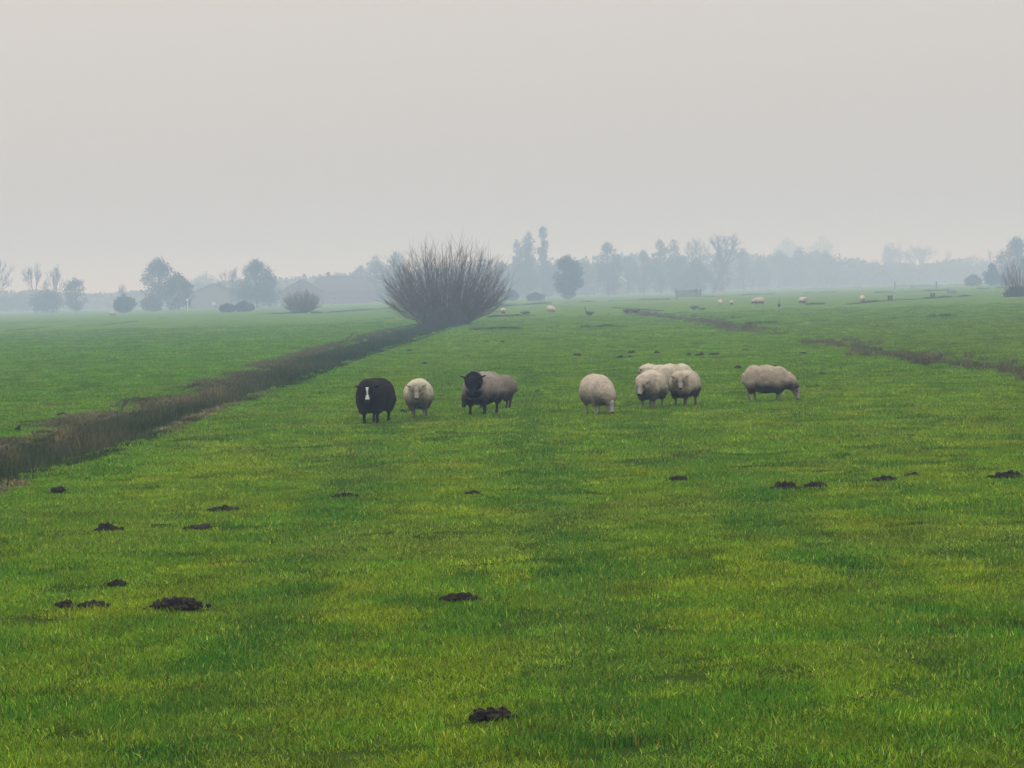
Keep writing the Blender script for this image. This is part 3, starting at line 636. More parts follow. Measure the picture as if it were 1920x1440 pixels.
# ------------------------------------------------------------------ trees
def perp(g, d, ang):
    r = g.normal(size=d.shape); r -= (r * d).sum(-1, keepdims=True) * d; r /= np.linalg.norm(r, axis=-1, keepdims=True) + 1e-9
    return d * np.cos(ang)[..., None] + r * np.sin(ang)[..., None]
def put_tree(name, x, dist, label, crown, trunk, matc, group, cat='tree', matt=None):
    p = spot(x, dist); root = empty(name, (p[0], p[1], -.05)); tag(root, label, cat, group)
    if trunk is not None: obj('trunk', mesh('trunk', *trunk, matt or M_BARK), root)
    cm = obj('crown', mesh('crown', *crown, matc), root)
    return root
def dims(x, top, width, dist): return (hor(x) + CAM_H * F / dist - top) / F * dist, width / F * dist
def leafy(name, x, top, width, dist, mi, label, shape='round', dens=1.0, clear=.12, group='trees along the horizon', seed=None):
    g = np.random.default_rng(int(seed if seed is not None else x * 13 + top))
    H, W = dims(x, top, width, dist); r = W / 2
    c0 = H * clear; ch = H - c0
    nl = 60 if shape != 'column' else 70
    u = g.uniform(0, 1, nl)
    if shape == 'round': prof = np.sqrt(np.clip(1 - (2 * u - .86) ** 2 * .85, .05, 1))
    elif shape == 'oval': prof = np.sqrt(np.clip(1 - (2 * u - 1) ** 2 * .88, .05, 1))
    elif shape == 'column': prof = .55 + .45 * np.sin(np.pi * np.clip(u * .9 + .05, 0, 1))
    else: prof = 1 - .75 * u
    rl = r * (.34 if shape != 'column' else .42) * g.uniform(.6, 1.35, nl)
    ang = g.uniform(0, 6.283, nl); rad = np.maximum(prof * r * 1.2 - rl * .85, 0) * np.sqrt(g.uniform(.25, 1, nl))
    LC = np.stack([rad * np.cos(ang), rad * np.sin(ang), c0 + rl * .8 + u * (ch - rl * 1.75)], 1)
    j = int(np.argmax(LC[:, 2])); LC[j, :2] *= .3; LC[j, 2] = H - rl[j] * .8
    nleaf = int(3000 * dens); wl = rl ** 2; pick = g.choice(nl, nleaf, p=wl / wl.sum())
    d = g.normal(size=(nleaf, 3)); d /= np.linalg.norm(d, axis=1, keepdims=True)
    P = LC[pick] + d * (rl[pick] * g.uniform(.25, 1.12, nleaf) ** .6)[:, None] * np.array([1, 1, .9]); P[:, 2] = np.clip(P[:, 2], .15, None)
    ls = max(.20, (H * W / nleaf) ** .5 * 1.15)
    crown = [leaves(P, ls, g)]
    # trunk, limbs to the lobes
    th = c0 + ch * .45; tr = max(.12, H * .018)
    T = [segs([(0, 0, -.1), (0, 0, th * .5), (.0, 0, th)], [(0, 0, th * .5), (.0, 0, th), (0, 0, H * .85)], [tr * 1.2, tr, tr * .6], [tr, tr * .6, tr * .15], 7)]
    hb = np.clip(LC[:, 2] * g.uniform(.35, .7, nl), c0 * .8, th); B = np.stack([hb * 0, hb * 0, hb], 1); Mi = B * .45 + LC * .55 + g.normal(0, r * .08, (nl, 3)); Mi[:, 2] -= rl * .2
    T.append(segs(B, Mi, tr * .35, tr * .2, 5)); T.append(segs(Mi, LC, tr * .2, tr * .06, 4))
    # twigs poking out of the outline
    nt_ = int(160 * dens); k = g.integers(0, nl, nt_); dd = g.normal(size=(nt_, 3)); dd[:, 2] = np.abs(dd[:, 2]) + .4; dd /= np.linalg.norm(dd, axis=1, keepdims=True)
    T.append(segs(LC[k], LC[k] + dd * (rl[k] * 1.35)[:, None], .05, .015, 3))
    return put_tree(name, x, dist, label, joinm(crown), joinm(T), M_LEAF[mi], group)
def bare(name, x, top, width, dist, label, lean=0, clear=.25, dens=1.0, group='trees along the horizon', thick=1.0, seed=None, spread=.5):
    g = np.random.default_rng(int(seed if seed is not None else x * 7 + top))
    H, W = dims(x, top, width, dist); tr = max(.10, H * .016) * thick
    p0 = np.zeros((1, 3)); p1 = np.array([[lean * H * clear, 0, H * clear]])
    T = [segs(p0 - [[0, 0, .1]], p1, tr * 1.2, tr * .9, 7)]
    tips = p1.copy(); dirs = np.array([[lean, 0, 1.0]]); dirs /= np.linalg.norm(dirs, axis=1, keepdims=True); rad = np.array([tr * .9])
    length = H * (1 - clear) * .34; TW = []
    for lv, (nb, an, ln) in enumerate([(6, spread, 1.0), (4, .42, .72), (4, .45, .52), (4, .55, .33)]):
        d = np.repeat(dirs, nb, 0); b = np.repeat(tips, nb, 0); rr = np.repeat(rad, nb) * .62
        an_ = np.abs(g.normal(an, .22, len(d))); an_[::nb] *= .35
        d = perp(g, d, an_); d[:, 2] = d[:, 2] * 1.0 + .18; d /= np.linalg.norm(d, axis=1, keepdims=True)
        L = length * ln * g.uniform(.4, 1.35, len(d)); m_ = b + d * (L * .5)[:, None] + g.normal(0, .03, d.shape) * L[:, None]; e_ = b + d * L[:, None]; e_[:, 2] += L * .05
        rr = np.maximum(rr, .022)
        tgt = T if lv < 2 else TW
        tgt.append(segs(b, m_, rr, rr * .8, 4 if lv < 2 else 3)); tgt.append(segs(m_, e_, rr * .8, rr * .55, 4 if lv < 2 else 3))
        tips, dirs, rad = e_, d, rr * .8
    allt = tips; k = g.integers(0, len(allt), int(1100 * dens)); dd = perp(g, dirs[k], np.abs(g.normal(.4, .3, len(k)))); bb_ = allt[k] - dirs[k] * g.uniform(0, length * .3, (len(k), 1))
    TW.append(segs(bb_, bb_ + dd * g.uniform(.3, 1, (len(k), 1)) * length * .26, .022, .01, 3))
    cv = joinm(TW); tv = joinm(T); V = np.concatenate([cv[0], tv[0]]); cx = V[:, 0].copy()
    # fit to the measured height and width
    sz = H / V[:, 2].max(); wx = np.percentile(np.abs(cx - cx.mean()), 98) * 2; sx = W / max(wx, .1)
    for q in (cv[0], tv[0]): q[:, 2] *= sz; q[:, 0] *= sx; q[:, 1] *= sx
    return put_tree(name, x, dist, label, cv, tv, M_BARK, group)
T_ = 'leafy_tree'
leafy('round_bush', 233, 550, 42, 560, 0, 'small round dark bush at the foot of the horizon on the left', 'oval', .8, .0, 'bushes at the edge of the far fields')
bare('bare_tree', -8, 478, 52, 700, 'bare tree cut by the left edge of the picture', lean=.05)
leafy('low_tree', 12, 549, 40, 900, 3, 'low blurred tree in the far left corner', 'round', .6, .02)
leafy('low_tree', 42, 545, 46, 930, 3, 'low blurred tree just left of the two tall bare trees', 'round', .6, .02)
bare('bare_tree', 66, 487, 52, 700, 'tall bare spreading tree, second from the left edge', lean=-.03, dens=1.3)
bare('bare_tree', 106, 492, 38, 705, 'tall narrow bare tree beside the spreading bare one', dens=1.3, spread=.3)
leafy(T_, 88, 540, 66, 690, 1, 'low leafy tree at the foot of the two tall bare trees', 'round', .9, .0)
leafy(T_, 143, 518, 44, 690, 2, 'half bare rounded tree right of the two tall bare ones', 'oval', .7, .02)
leafy('low_tree', 196, 548, 76, 1250, 3, 'very pale far trees between the left tree group and the round bush', 'round', .7, .0)
bare('bare_tree', 231, 528, 14, 640, 'thin bare sapling rising behind the small round bush', dens=.3)
leafy(T_, 300, 480, 72, 640, 2, 'tall loose-topped tree on the left, joined to a darker one', 'round', 1.1, .08, seed=41)
leafy(T_, 335, 509, 56, 615, 0, 'dense round tree standing close by the left barn', 'round', 1.1, .0, seed=42)
leafy(T_, 285, 552, 40, 600, 3, 'low shrubby tree under the tall loose-topped tree', 'round', .5, .0)
leafy(T_, 385, 510, 88, 1200, 3, 'very pale far trees behind the left barn', 'round', .8, .0)
bare('bare_tree', 434, 497, 44, 730, 'faint bare tree left of the dense flat-topped tree', dens=.7)
leafy(T_, 482, 484, 76, 640, 0, 'dense flat-topped tree between the barn and the gabled house', 'round', 1.5, .0, seed=44)
leafy(T_, 460, 520, 60, 700, 1, 'lower tree leaning on the dense flat-topped tree', 'round', .7, .0)
leafy(T_, 508, 515, 44, 690, 1, 'small tree filling the gap right of the flat-topped tree', 'round', .7, .0)
leafy(T_, 545, 519, 60, 1150, 3, 'pale far tree above the gabled roof', 'round', .6, .0)
leafy(T_, 678, 496, 50, 900, 3, 'pale tree at the right end of the long roof', 'round', .8, .0)
leafy(T_, 706, 478, 52, 820, 1, 'rounded tree just left of the big willow', 'round', 1.0, .0)
leafy(T_, 745, 470, 60, 860, 3, 'pale tree seen through the left twigs of the willow', 'round', 1.0, .0)
leafy(T_, 800, 492, 80, 900, 3, 'pale tree behind the middle of the willow', 'round', .8, .0)
leafy(T_, 880, 495, 90, 900, 3, 'pale tree behind the right half of the willow', 'round', .8, .0)
leafy(T_, 940, 486, 54, 860, 3, 'low pale tree right behind the willow tips', 'round', .8, .0)
leafy('poplar_tree', 973, 447, 24, 850, 2, 'shortest poplar of the group of three', 'column', .8, .1)
leafy('poplar_tree', 993, 434, 30, 845, 1, 'broad middle poplar of the group of three', 'column', 1.1, .1)
leafy('poplar_tree', 1021, 424, 23, 855, 2, 'tallest and thinnest poplar of the group of three', 'column', .55, .1)
leafy(T_, 985, 484, 60, 840, 1, 'low trees at the foot of the broad middle poplar', 'round', 1.0, .0)
leafy(T_, 1028, 482, 50, 870, 3, 'low trees at the foot of the thinnest poplar', 'round', .9, .0)
leafy('oval_tree', 1066, 477, 57, 600, 0, 'dark dense oval tree standing alone in front of the paler trees', 'oval', 2.0, .02, seed=50)
leafy(T_, 1100, 487, 44, 900, 2, 'loose pale tree right of the dark oval tree', 'round', .7, .0)
leafy(T_, 1141, 453, 56, 820, 1, 'round-topped tree over the pale gabled house', 'round', 1.5, .0, seed=52)
leafy(T_, 1178, 478, 44, 900, 3, 'pale tree right of the round-topped tree', 'round', .8, .0)
leafy(T_, 1208, 468, 46, 880, 2, 'stepped tree left of the double-topped one', 'round', .9, .0)
leafy(T_, 1240, 447, 46, 870, 1, 'double-topped tree, its left and taller top', 'round', 1.2, .0)
leafy(T_, 1266, 447, 30, 875, 1, 'double-topped tree, its narrow right top', 'column', .9, .0)
leafy(T_, 1280, 476, 60, 860, 3, 'lower tree right of the double-topped one', 'round', .9, .0)
bare('bare_tree', 1308, 440, 50, 880, 'hazy bare tree left of the leaning bare tree', dens=1.6)
bare('bare_tree', 1338, 434, 60, 830, 'leaning bare tree with a visible dark trunk above the wooden gate', lean=.30, clear=.42, dens=1.2, thick=1.5, seed=5)
leafy(T_, 1308, 483, 60, 830, 1, 'low dark tree below the hazy bare tree', 'round', 1.1, .0)
leafy(T_, 1350, 474, 44, 860, 2, 'round tree at the foot of the leaning bare tree', 'round', .9, .0)
leafy(T_, 1395, 464, 46, 1000, 2, 'pointed pale tree right of the leaning bare tree', 'cone', .8, .0)
leafy(T_, 1425, 479, 56, 1050, 3, 'pale flat tree right of the pointed one', 'round', .9, .0)
leafy(T_, 1462, 466, 56, 1100, 3, 'pale tree under the left half of the faintest tall trees', 'round', .9, .0)
leafy(T_, 1502, 462, 62, 1100, 3, 'pale broad tree under the middle of the faintest tall trees', 'round', 1.0, .0)
leafy(T_, 1550, 470, 50, 1120, 3, 'pale tree under the right end of the faintest tall trees', 'round', .9, .0)
leafy(T_, 1480, 444, 76, 1650, 2, 'faintest tall trees in the haze, left part', 'round', 1.0, .0)
leafy(T_, 1540, 441, 60, 1650, 2, 'faintest tall trees in the haze, right part', 'column', 1.0, .0)
leafy(T_, 1597, 488, 64, 1200, 3, 'low pale trees in the dip of the skyline', 'round', .8, .0)
leafy(T_, 1640, 485, 50, 1250, 3, 'low pale trees left of the squarish pale tree', 'round', .8, .0)
leafy(T_, 1672, 454, 36, 1350, 1, 'squarish pale tree beside a very thin tall one', 'column', 1.0, .0)
bare('bare_tree', 1688, 448, 10, 1200, 'very thin tall bare tree beside the squarish pale one', dens=.3)
bare('bare_tree', 1728, 454, 80, 1350, 'broad pale bare tree on the right of the skyline', dens=1.8)
leafy(T_, 1700, 488, 70, 1300, 3, 'low pale trees below the broad bare tree', 'round', .9, .0)
leafy(T_, 1768, 490, 60, 1300, 3, 'low pale trees right of the broad bare tree', 'round', .8, .0)
bare('bare_tree', 1779, 466, 12, 1250, 'thin faint bare tree standing alone on the low skyline', dens=.25)
bare('bare_tree', 1820, 474, 44, 1300, 'faint bare tree left of the thin one near the right edge', dens=1.0)
leafy(T_, 1815, 497, 70, 1300, 3, 'low pale trees near the right edge', 'round', .8, .0)
bare('bare_tree', 1858, 461, 14, 1100, 'thin bare tree next to the big tree at the right edge', dens=.25)
leafy(T_, 1908, 444, 92, 760, 1, 'big dense tree cut by the right edge of the picture', 'round', 1.8, .0, seed=60)
leafy('round_bush', 1860, 493, 30, 640, 0, 'round dark bush in front of the big tree at the right edge', 'round', .9, .0, 'bushes at the edge of the far fields')
leafy('low_bush', 1826, 514, 34, 650, 3, 'long low bush left of the round dark bush near the right edge', 'round', .6, .0, 'bushes at the edge of the far fields')
leafy('low_bush', 1886, 512, 40, 640, 3, 'low hedge bush below the big tree at the right edge', 'round', .6, .0, 'bushes at the edge of the far fields')
leafy('low_bush', 427, 568, 30, 464, 0, 'left half of the dark low bushes in front of the barn', 'round', .7, .0, 'bushes at the edge of the far fields')
leafy('low_bush', 458, 564, 34, 470, 0, 'right half of the dark low bushes in front of the barn', 'round', .7, .0, 'bushes at the edge of the far fields')
leafy('low_bush', 1005, 548, 34, 560, 0, 'low dark bush left of the dark oval tree', 'round', .5, .0, 'bushes at the edge of the far fields')
leafy('low_bush', 958, 541, 28, 600, 0, 'low dark bush beside the right foot of the willow', 'round', .5, .0, 'bushes at the edge of the far fields')

# a far wood that closes the horizon behind all the trees
gg = np.random.default_rng(91); P = []
for x in np.arange(-260, 2200, 5.0):
    d = 1060 + 60 * math.sin(x * .011) + (180 if x > 1380 else 0); p = spot(x, d); top = hor(x) - float(np.interp(x, [-200, 60, 190, 260, 420, 700, 900, 1100, 1400, 1560, 1620, 2100], [30, 30, 17, 22, 36, 46, 60, 62, 62, 54, 33, 33])) * (.48 + .45 * float(fbm(x, 0, .03, 71, 3)) + .32 * float(vnoise(x * .09, x * 0, 72)))
    Hh = (hor(x) + CAM_H * F / d - top) / F * d; n = 130
    q = np.stack([p[0] + gg.normal(0, 2.5, n), p[1] + gg.normal(0, 8, n), Hh * gg.uniform(0, 1, n) ** .9 * (1 - .3 * gg.uniform(0, 1, n) ** 4)], 1); P.append(q)
V, Q = leaves(np.concatenate(P), .95, gg)
tag(obj('woodland', mesh('woodland', V, Q, M_LEAF[3])), 'far-off wood closing the horizon in the haze', 'woodland', kind='stuff')

# ------------------------------------------------------------------ willows and twiggy shrubs
def fan_bush(name, x, dist, top, width, base_w, nst, label, cat, seed, group=None, stub=True, rthin=1.0, side=12, flat=.5):
    g = np.random.default_rng(seed); H, W = dims(x, top, width, dist)
    bw = base_w / F * dist / 2
    a = g.uniform(0, 6.283, nst); rr = np.sqrt(g.uniform(0, 1, nst)); bx = bw * rr * np.cos(a); by = bw * .6 * rr * np.sin(a)
    th = np.arccos(1 - g.uniform(0, 1, nst) ** .9 * .96); bx = bw * np.sin(th) * np.cos(a) * g.uniform(.4, 1, nst); by = bw * .6 * np.sin(th) * np.sin(a)
    k_ = g.uniform(.62, 1.0, nst) ** .6
    tx = W * .51 * np.sin(th) ** .9 * np.cos(a) * k_; ty = W * .42 * np.sin(th) ** .9 * np.sin(a) * k_; tz = H * (.16 + .84 * np.cos(th) ** .70) * k_
    b = np.stack([bx, by, np.full(nst, .15) + g.uniform(0, .5, nst) * H * .08], 1); t = np.stack([tx, ty, tz], 1)
    pts = []; K = 6
    ctrl = b * .45 + t * .55; ctrl[:, 2] = b[:, 2] * .62 + t[:, 2] * .42; ctrl[:, :2] = b[:, :2] * .40 + t[:, :2] * .62; ctrl += g.normal(0, H * .025, ctrl.shape)
    for k in range(K + 1):
        s = k / K; pts.append((1 - s) ** 2 * b + 2 * s * (1 - s) * ctrl + s * s * t + g.normal(0, H * .012, b.shape) * (k > 0))
    pts = np.array(pts); r_ = np.linspace(.040, .009, K + 1) * rthin; TW = []
    for k in range(K): TW.append(segs(pts[k], pts[k + 1], r_[k] * g.uniform(.7, 1.4, nst), r_[k + 1], 4 if k < 2 else 3))
    for k in range(side):   # side twigs
        s = g.uniform(.28, .97, nst); f_ = s * K; i0 = np.clip(f_.astype(int), 0, K - 1); fr = (f_ - i0)[:, None]; ar = np.arange(nst)
        o_ = pts[i0, ar] * (1 - fr) + pts[i0 + 1, ar] * fr; dd = pts[i0 + 1, ar] - pts[i0, ar]; dd /= np.linalg.norm(dd, axis=1, keepdims=True)
        dd = perp(g, dd, np.abs(g.normal(.55, .25, nst))); dd[:, 2] += .15; dd /= np.linalg.norm(dd, axis=1, keepdims=True); ll = H * .19 * g.uniform(.3, 1.2, nst)[:, None]
        m_ = o_ + dd * ll * .5; e_ = o_ + dd * ll; e_[:, 2:3] += ll * .08
        TW.append(segs(o_, m_, .011 * rthin, .008 * rthin, 3)); TW.append(segs(m_, e_, .008 * rthin, .004 * rthin, 3))
    p = spot(x, dist); root = empty(name, (p[0], p[1], -.1)); tag(root, label, cat, group)
    T = []
    nb = 9 if stub else 4
    for k in range(nb):
        u = (k + .5) / nb * 2 - 1; x0 = u * bw * .8; y0 = g.uniform(-.3, .3) * bw; hh = H * g.uniform(.10, .17)
        T.append(segs([(x0, y0, -.3)], [(x0 * 1.08, y0, hh)], H * .035, H * .045, 8)); T.append(segs([(x0 * 1.08, y0, hh)], [(x0 * 1.15, y0, hh * 1.35)], H * .045, H * .018, 8))
    tv, tq = joinm(T); obj('trunk', mesh('trunk', tv, tq, M_BARK), root)
    c = obj('crown', mesh('crown', *joinm(TW), M_TWIG), root); return root
fan_bush('willow_tree', 838, 182, 444, 254, 92, 300, 'big leafless willow fanning up from the end of the left ditch', 'willow', 5, side=20, rthin=.78)
fan_bush('twiggy_bush', 566, 375, 540, 76, 26, 240, 'rounded twiggy bush in front of the gabled house', 'bush', 6, 'bushes at the edge of the far fields', False, 1.7, 8)
fan_bush('twiggy_shrub', 1912, 288, 478, 72, 34, 46, 'twiggy shrub with a dark base at the right edge of the field', 'shrub', 8, None, False, 1.3, 8)
# dense lower growth at the foot of the willow and of the shrub at the right
def mound(name, x, dist, wpx, hpx, label, cat, mat, seed, group=None):
    g = np.random.default_rng(seed); W = wpx / F * dist; H = hpx / F * dist; n = 1500
    d = g.normal(size=(n, 3)); d /= np.linalg.norm(d, axis=1, keepdims=True); d[:, 2] = np.abs(d[:, 2]); q = d * np.array([W / 2, W / 3, H]) * g.uniform(.3, 1, (n, 1)) ** .4
    dd = g.normal(0, .35, (n, 3)); dd[:, 2] = 1; V, Q = segs(q - dd * .25 * H * .5, q + dd * .25 * H * .5, .03, .006, 3)
    p = spot(x, dist); o = obj(name, mesh(name, V, Q, mat), loc=(p[0], p[1], 0)); return tag(o, label, cat, group)
mound('bramble_bush', 838, 176, 92, 36, 'dark tangle of brambles round the foot of the big willow', 'bramble', M_BARK, 12)
mound('bramble_bush', 1908, 284, 52, 20, 'dark low bramble at the foot of the shrub by the right edge', 'bramble', M_BARK, 13)

# ------------------------------------------------------------------ posts, gate, fence, buildings
def box(V, Fc, c, s, rz=0, top=1.0):
    o = len(V); cs, sn = math.cos(rz), math.sin(rz)
    for dz in (-.5, .5):
        for dx, dy in ((-.5, -.5), (.5, -.5), (.5, .5), (-.5, .5)):
            k = top if dz > 0 else 1; x, y = dx * s[0] * k, dy * s[1] * k
            V.append((c[0] + x * cs - y * sn, c[1] + x * sn + y * cs, c[2] + dz * s[2]))
    Fc += [(o, o + 3, o + 2, o + 1), (o + 4, o + 5, o + 6, o + 7), (o, o + 1, o + 5, o + 4), (o + 1, o + 2, o + 6, o + 5), (o + 2, o + 3, o + 7, o + 6), (o + 3, o, o + 4, o + 7)]
def boxo(name, c, s, mat, parent=None, rz=0, rot=None, top=1.0):
    V = []; Fc = []; box(V, Fc, (0, 0, 0), s, 0, top); me = mesh(name, np.array(V), Fc, mat)
    o = obj(name, me, parent, c); o.rotation_euler = rot or (0, 0, rz)
    b = o.modifiers.new('bevel', 'BEVEL'); b.width = min(s) * .12; b.segments = 1
    return o
M_PAINT = rough_mat('white_paint', (.70, .70, .68), (.6, .6, .57), 4)
M_GREYM = rough_mat('grey_metal', (.16, .17, .18), (.22, .23, .24), 4, .5)
M_RUST = rough_mat('brown_plank', (.060, .035, .025), (.10, .06, .045), 8)
M_BRICK = rough_mat('brick_wall', (.14, .075, .05), (.20, .11, .075), 1.5)
M_TILE = rough_mat('roof_tile', (.055, .045, .042), (.09, .07, .06), 1.2)
M_TILE2 = rough_mat('slate_roof', (.06, .06, .065), (.09, .09, .095), 1.2)
M_THATCH = rough_mat('pale_board', (.20, .19, .17), (.26, .25, .22), 2)
M_GLASS = rough_mat('window_glass', (.02, .025, .03), (.03, .035, .04), 3, .1, spec=.6)
def post(x, y, hpx, w, label, lean=0, mat=None, group=None):
    p = ground(x, y); h = hpx * p[1] / F
    o = empty('wooden_post', (p[0], p[1], float(gz(p[0], p[1])) - .05)); o.rotation_euler = (0, lean, .2); tag(o, label, 'post', group)
    boxo('shaft', (0, 0, h / 2), (w, w, h), mat or M_WOOD, o, top=.9); boxo('cap', (0, 0, h + w * .1), (w * .8, w * .8, w * .3), mat or M_WOOD, o, top=.4)
    return o
post(782, 628, 20, .16, 'weathered post standing in the left ditch in front of the willow', .05)
post(779, 588, 16, .14, 'short leaning post at the left foot of the willow', -.25)
p = spot(352, 560); r_ = empty('white_pole', (p[0], p[1], 0)); tag(r_, 'slim white pole with a small sign beside the dense round tree', 'pole')
boxo('shaft', (0, 0, 1.3), (.14, .14, 2.6), M_PAINT, r_); boxo('sign_plate', (-.05, -.09, 2.4), (.5, .04, .5), M_PAINT, r_)
# field gate of boards between posts
p = ground(1291, 557.5); W = 46 * p[1] / F; H = 14 * p[1] / F
gt = empty('field_gate', (p[0], p[1], 0), R(4)); tag(gt, 'grey boarded field gate between posts in the middle of the far pasture', 'gate')
for u in (-.5, .32, .5): boxo('gate_post', (u * W, 0, H * .55), (.26, .26, H * 1.1), M_WOOD, gt)
for k in range(6): boxo('board', (-.09 * W, -.03, H * (.12 + .155 * k)), (W * .82, .05, H * .115), M_WOOD, gt)
for k in range(6): boxo('board', (.41 * W, -.05, H * (.10 + .15 * k)), (W * .18, .05, H * .12), M_WOOD, gt)
boxo('brace', (-.09 * W, -.09, H * .5), (W * .8, .05, .12), M_WOOD, gt, rot=(0, -.25, 0))
# post and rail fence far right
pa = ground(1678, 542); pb = ground(1756, 541); fn = empty('rail_fence', (pa[0], pa[1], 0)); tag(fn, 'far post and rail fence on the right between two taller posts', 'fence')
d = pb - pa; L = np.linalg.norm(d); az = math.atan2(d[1], d[0])
for k, hh in ((0, 1.75), (.42, .9), (1, 1.6)): boxo('fence_post', (d[0] * k, d[1] * k, hh / 2), (.28, .28, hh), M_WOOD, fn, az)
for z in (.5, .85): boxo('rail', (d[0] / 2, d[1] / 2, z), (L, .08, .12), M_WOOD, fn, az)
for x, lab in ((1669, 'left one of two low brown sluice frames on the far right pasture'), (1749, 'right one of two low brown sluice frames on the far right pasture')):
    p = ground(x, 564 if x < 1700 else 559.5); s = p[1] / F; fr = empty('sluice_frame', (p[0], p[1], 0), .1); tag(fr, lab, 'sluice', 'low brown sluice frames')
    for u in (-.5, .5): boxo('post', (u * 6.5 * s, 0, 5 * s), (2.4 * s, 2.4 * s, 10 * s), M_RUST, fr)
    boxo('plank', (0, .06, 8.2 * s), (5 * s, 1.2 * s, 2.2 * s), M_RUST, fr); boxo('plank', (0, .06, 4 * s), (5 * s, 1.2 * s, 4 * s), M_RUST, fr)
p = ground(1784, 552.5); s = p[1] / F; tr_ = empty('water_trough', (p[0], p[1], 0)); tag(tr_, 'grey water trough right of the brown sluice frames', 'trough')
for c, z in (((0, -.3, 4.5 * s), (17 * s, .06, 7 * s)), ((0, .3, 4.5 * s), (17 * s, .06, 7 * s)), ((-8.3 * s, 0, 4.5 * s), (.06, .54, 7 * s)), ((8.3 * s, 0, 4.5 * s), (.06, .54, 7 * s)), ((0, 0, 1.2 * s), (16 * s, .54, .06))): boxo('panel', c, z, M_GREYM, tr_)

def house(name, x, dist, wpx, eave, ridge, label, wallm, roofm, depth=8.0, rz=0, gable=True, chim=None, hip=0.0, windows=((-.25, .4), (.25, .4)), barge=False, baseboost=0, winmat=None):
    """gable=True: the gable end faces us; else the ridge runs across the view"""
    p = spot(x, dist); k = dist / F; W = wpx * k; yb = hor(x) + CAM_H * F / dist; He = (yb - eave) * k; Hr = (yb - ridge) * k
    root = empty(name, (p[0], p[1] + depth / 2, -.1), rz); tag(root, label, 'building' if 'barn' in name else 'house')
    Dp = depth
    if gable:
        V = [(-W / 2, -Dp / 2, 0), (W / 2, -Dp / 2, 0), (W / 2, -Dp / 2, He), (0, -Dp / 2, Hr), (-W / 2, -Dp / 2, He)]; V += [(a, Dp / 2, c) for a, b, c in V]
        Fc = [(0, 1, 2, 3, 4), (9, 8, 7, 6, 5), (0, 5, 6, 1), (1, 6, 7, 2), (0, 4, 9, 5)]
        obj('wall', mesh('wall', np.array(V), Fc, wallm), root)
        t = .25; ov = .4
        def slab(s):
            sl = (Hr - He) / (W / 2); x1 = s * (W / 2 + ov); z1 = He - ov * sl + .05
            V = [(0, -Dp / 2 - ov, Hr + .05), (x1, -Dp / 2 - ov, z1), (x1, Dp / 2 + ov, z1), (0, Dp / 2 + ov, Hr + .05)]; V += [(a, b, c + t) for a, b, c in V]
            return np.array(V), [(0, 1, 2, 3), (7, 6, 5, 4), (0, 4, 5, 1), (1, 5, 6, 2), (2, 6, 7, 3), (3, 7, 4, 0)]
        for s in (-1, 1):
            rf = obj('roof', mesh('roof', *slab(s), roofm), root)
            if barge:
                sl = math.atan2(Hr - He, W / 2); Lb = math.hypot(W / 2 + ov, (Hr - He) * (1 + ov / (W / 2)))
                boxo('bargeboard', (s * (W / 2 + ov) / 2, -Dp / 2 - ov - .06, (Hr + He - ov * math.tan(sl)) / 2 + .12), (Lb, .08, .34), M_PAINT, rf, rot=(0, s * sl, 0))
    else:
        V = []; Fc = []; box(V, Fc, (0, 0, He / 2), (W, Dp, He)); obj('wall', mesh('wall', np.array(V), Fc, wallm), root)
        ov = .4; x0 = W / 2 + ov; y0 = Dp / 2 + ov; xr = W / 2 + ov - hip * W
        V = [(-x0, -y0, He), (x0, -y0, He), (x0, y0, He), (-x0, y0, He), (-xr, 0, Hr), (xr, 0, Hr)]
        Fc = [(0, 1, 5, 4), (2, 3, 4, 5), (0, 4, 3), (1, 2, 5), (3, 2, 1, 0)]
        rf = obj('roof', mesh('roof', np.array(V), Fc, roofm), root)
    if chim is not None:
        ch = boxo('chimney', (chim * W, 0, Hr + .45), (.9, .7, 1.5), M_BRICK, rf)
    for u, v in windows:
        fw = boxo('window', (u * W, -Dp / 2 - .04, He * v), (1.3, .10, 1.0), winmat or M_THATCH, root)
        boxo('pane', (0, -.07, 0), (1.0, .03, .7), M_GLASS if winmat is None else winmat, fw)
    boxo('door', (.02 * W, -Dp / 2 - .05, 1.05), (1.0, .1, 2.1), M_WOOD, root)
    return root
house('barn', 402, 740, 96, 551, 533, 'low barn with a shallow gable and one white window, left of the flat-topped tree', M_THATCH, M_TILE, gable=True, windows=((0.0, .33),), winmat=M_PAINT)
house('gabled_house', 566, 740, 78, 546, 524, 'gabled house with a shallow roof behind the round twiggy bush', M_BRICK, M_TILE, gable=True, windows=((-.42, .35), (.3, .4)), depth=10)
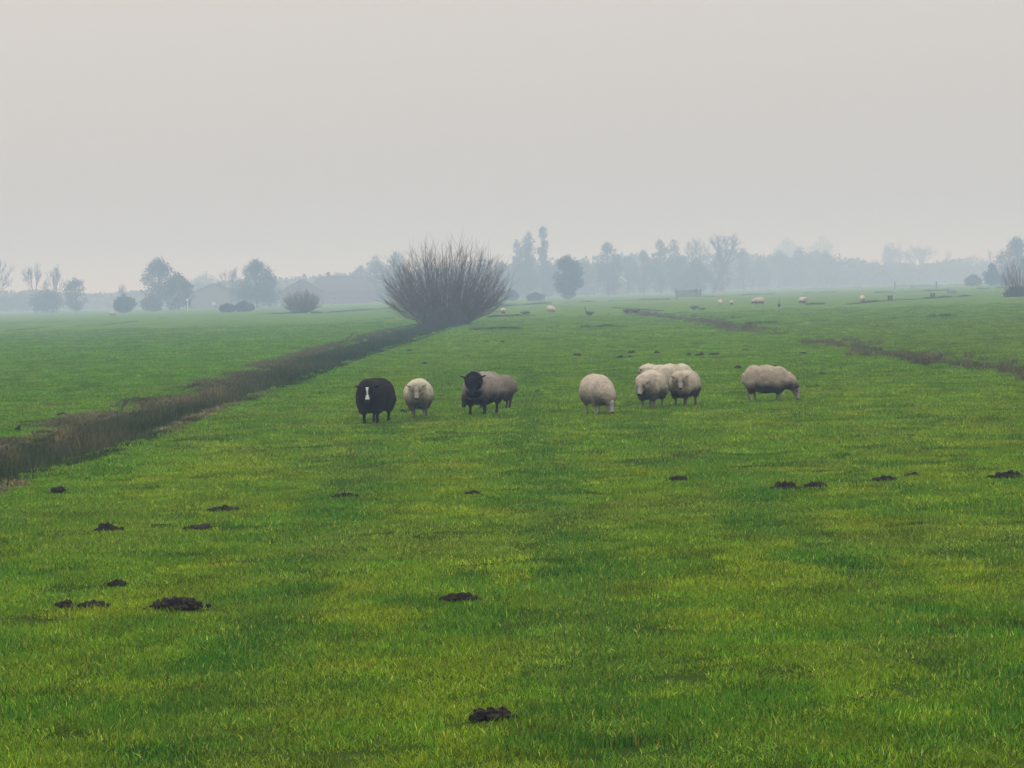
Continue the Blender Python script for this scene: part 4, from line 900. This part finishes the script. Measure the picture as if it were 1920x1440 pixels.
house('long_house', 640, 770, 116, 546, 516, 'long farmhouse with a level ridge and one chimney', M_BRICK, M_TILE, gable=False, chim=-.215, hip=.15, depth=11, windows=((-.1, .5), (.1, .5), (.3, .5)))
house('pale_gabled_house', 1153, 890, 42, 527, 508, 'pale house with white bargeboards on its gable under the round-topped tree', M_THATCH, M_TILE2, gable=True, barge=True, windows=((-.15, .6), (.2, .6)))
boxo_l = [(-1,)]
# cut branches lying on the far bank of the left ditch
for x, y, a, L, lab in [(226, 772, .9, .26, 'dark cut branch sticking up on the far bank of the left ditch'), (345, 731, .35, .42, 'pale forked branch lying flat on the far bank'), (648, 640, .7, .6, 'dark stick poking up among litter near the willow end of the ditch'),
                        (683, 637, .3, .7, 'short dark log of two lying on the far bank near the willow')]:
    p = ground(x, y); g2 = np.random.default_rng(x); dirv = np.array([math.cos(a), .2, math.sin(a)]); P0 = []; P1 = []; R0 = []; R1 = []
    for s in np.linspace(0, .8, 5): P0.append(dirv * s * L); P1.append(dirv * (s + .2) * L + g2.normal(0, .01, 3)); R0.append(.06 * L * (1 - s * .7) + .008); R1.append(.06 * L * (1 - (s + .2) * .7) + .008)
    for k in range(3):
        b0 = dirv * L * (.3 + .2 * k); P0.append(b0); P1.append(b0 + np.array([g2.uniform(-.2, .3), g2.uniform(-.2, .2), .22]) * L); R0.append(.022); R1.append(.008)
    V, Q = segs(P0, P1, np.array(R0), np.array(R1), 6); o = obj('cut_branch', mesh('cut_branch', V, Q, M_BARK), loc=(p[0], p[1], float(gz(p[0], p[1])) + .03)); tag(o, lab, 'branch', 'cut branches on the ditch bank')

# ------------------------------------------------------------------ haze
V = []; Fc = []; box(V, Fc, (0, 3500, 12.0), (7600, 7400, 27.0))
mh, th, oh = newmat('haze'); pv = N(th, 'ShaderNodeVolumePrincipled'); pv.inputs['Color'].default_value = (.52, .75, 1.0, 1)
pv.inputs['Absorption Color'].default_value = (1, 1, 1, 1); pv.inputs['Density'].default_value = HAZE; pv.inputs['Anisotropy'].default_value = 0.2
th.links.new(pv.outputs[0], oh.inputs['Volume'])
tag(obj('haze', mesh('haze', np.array(V), Fc, mh)), kind='stuff')
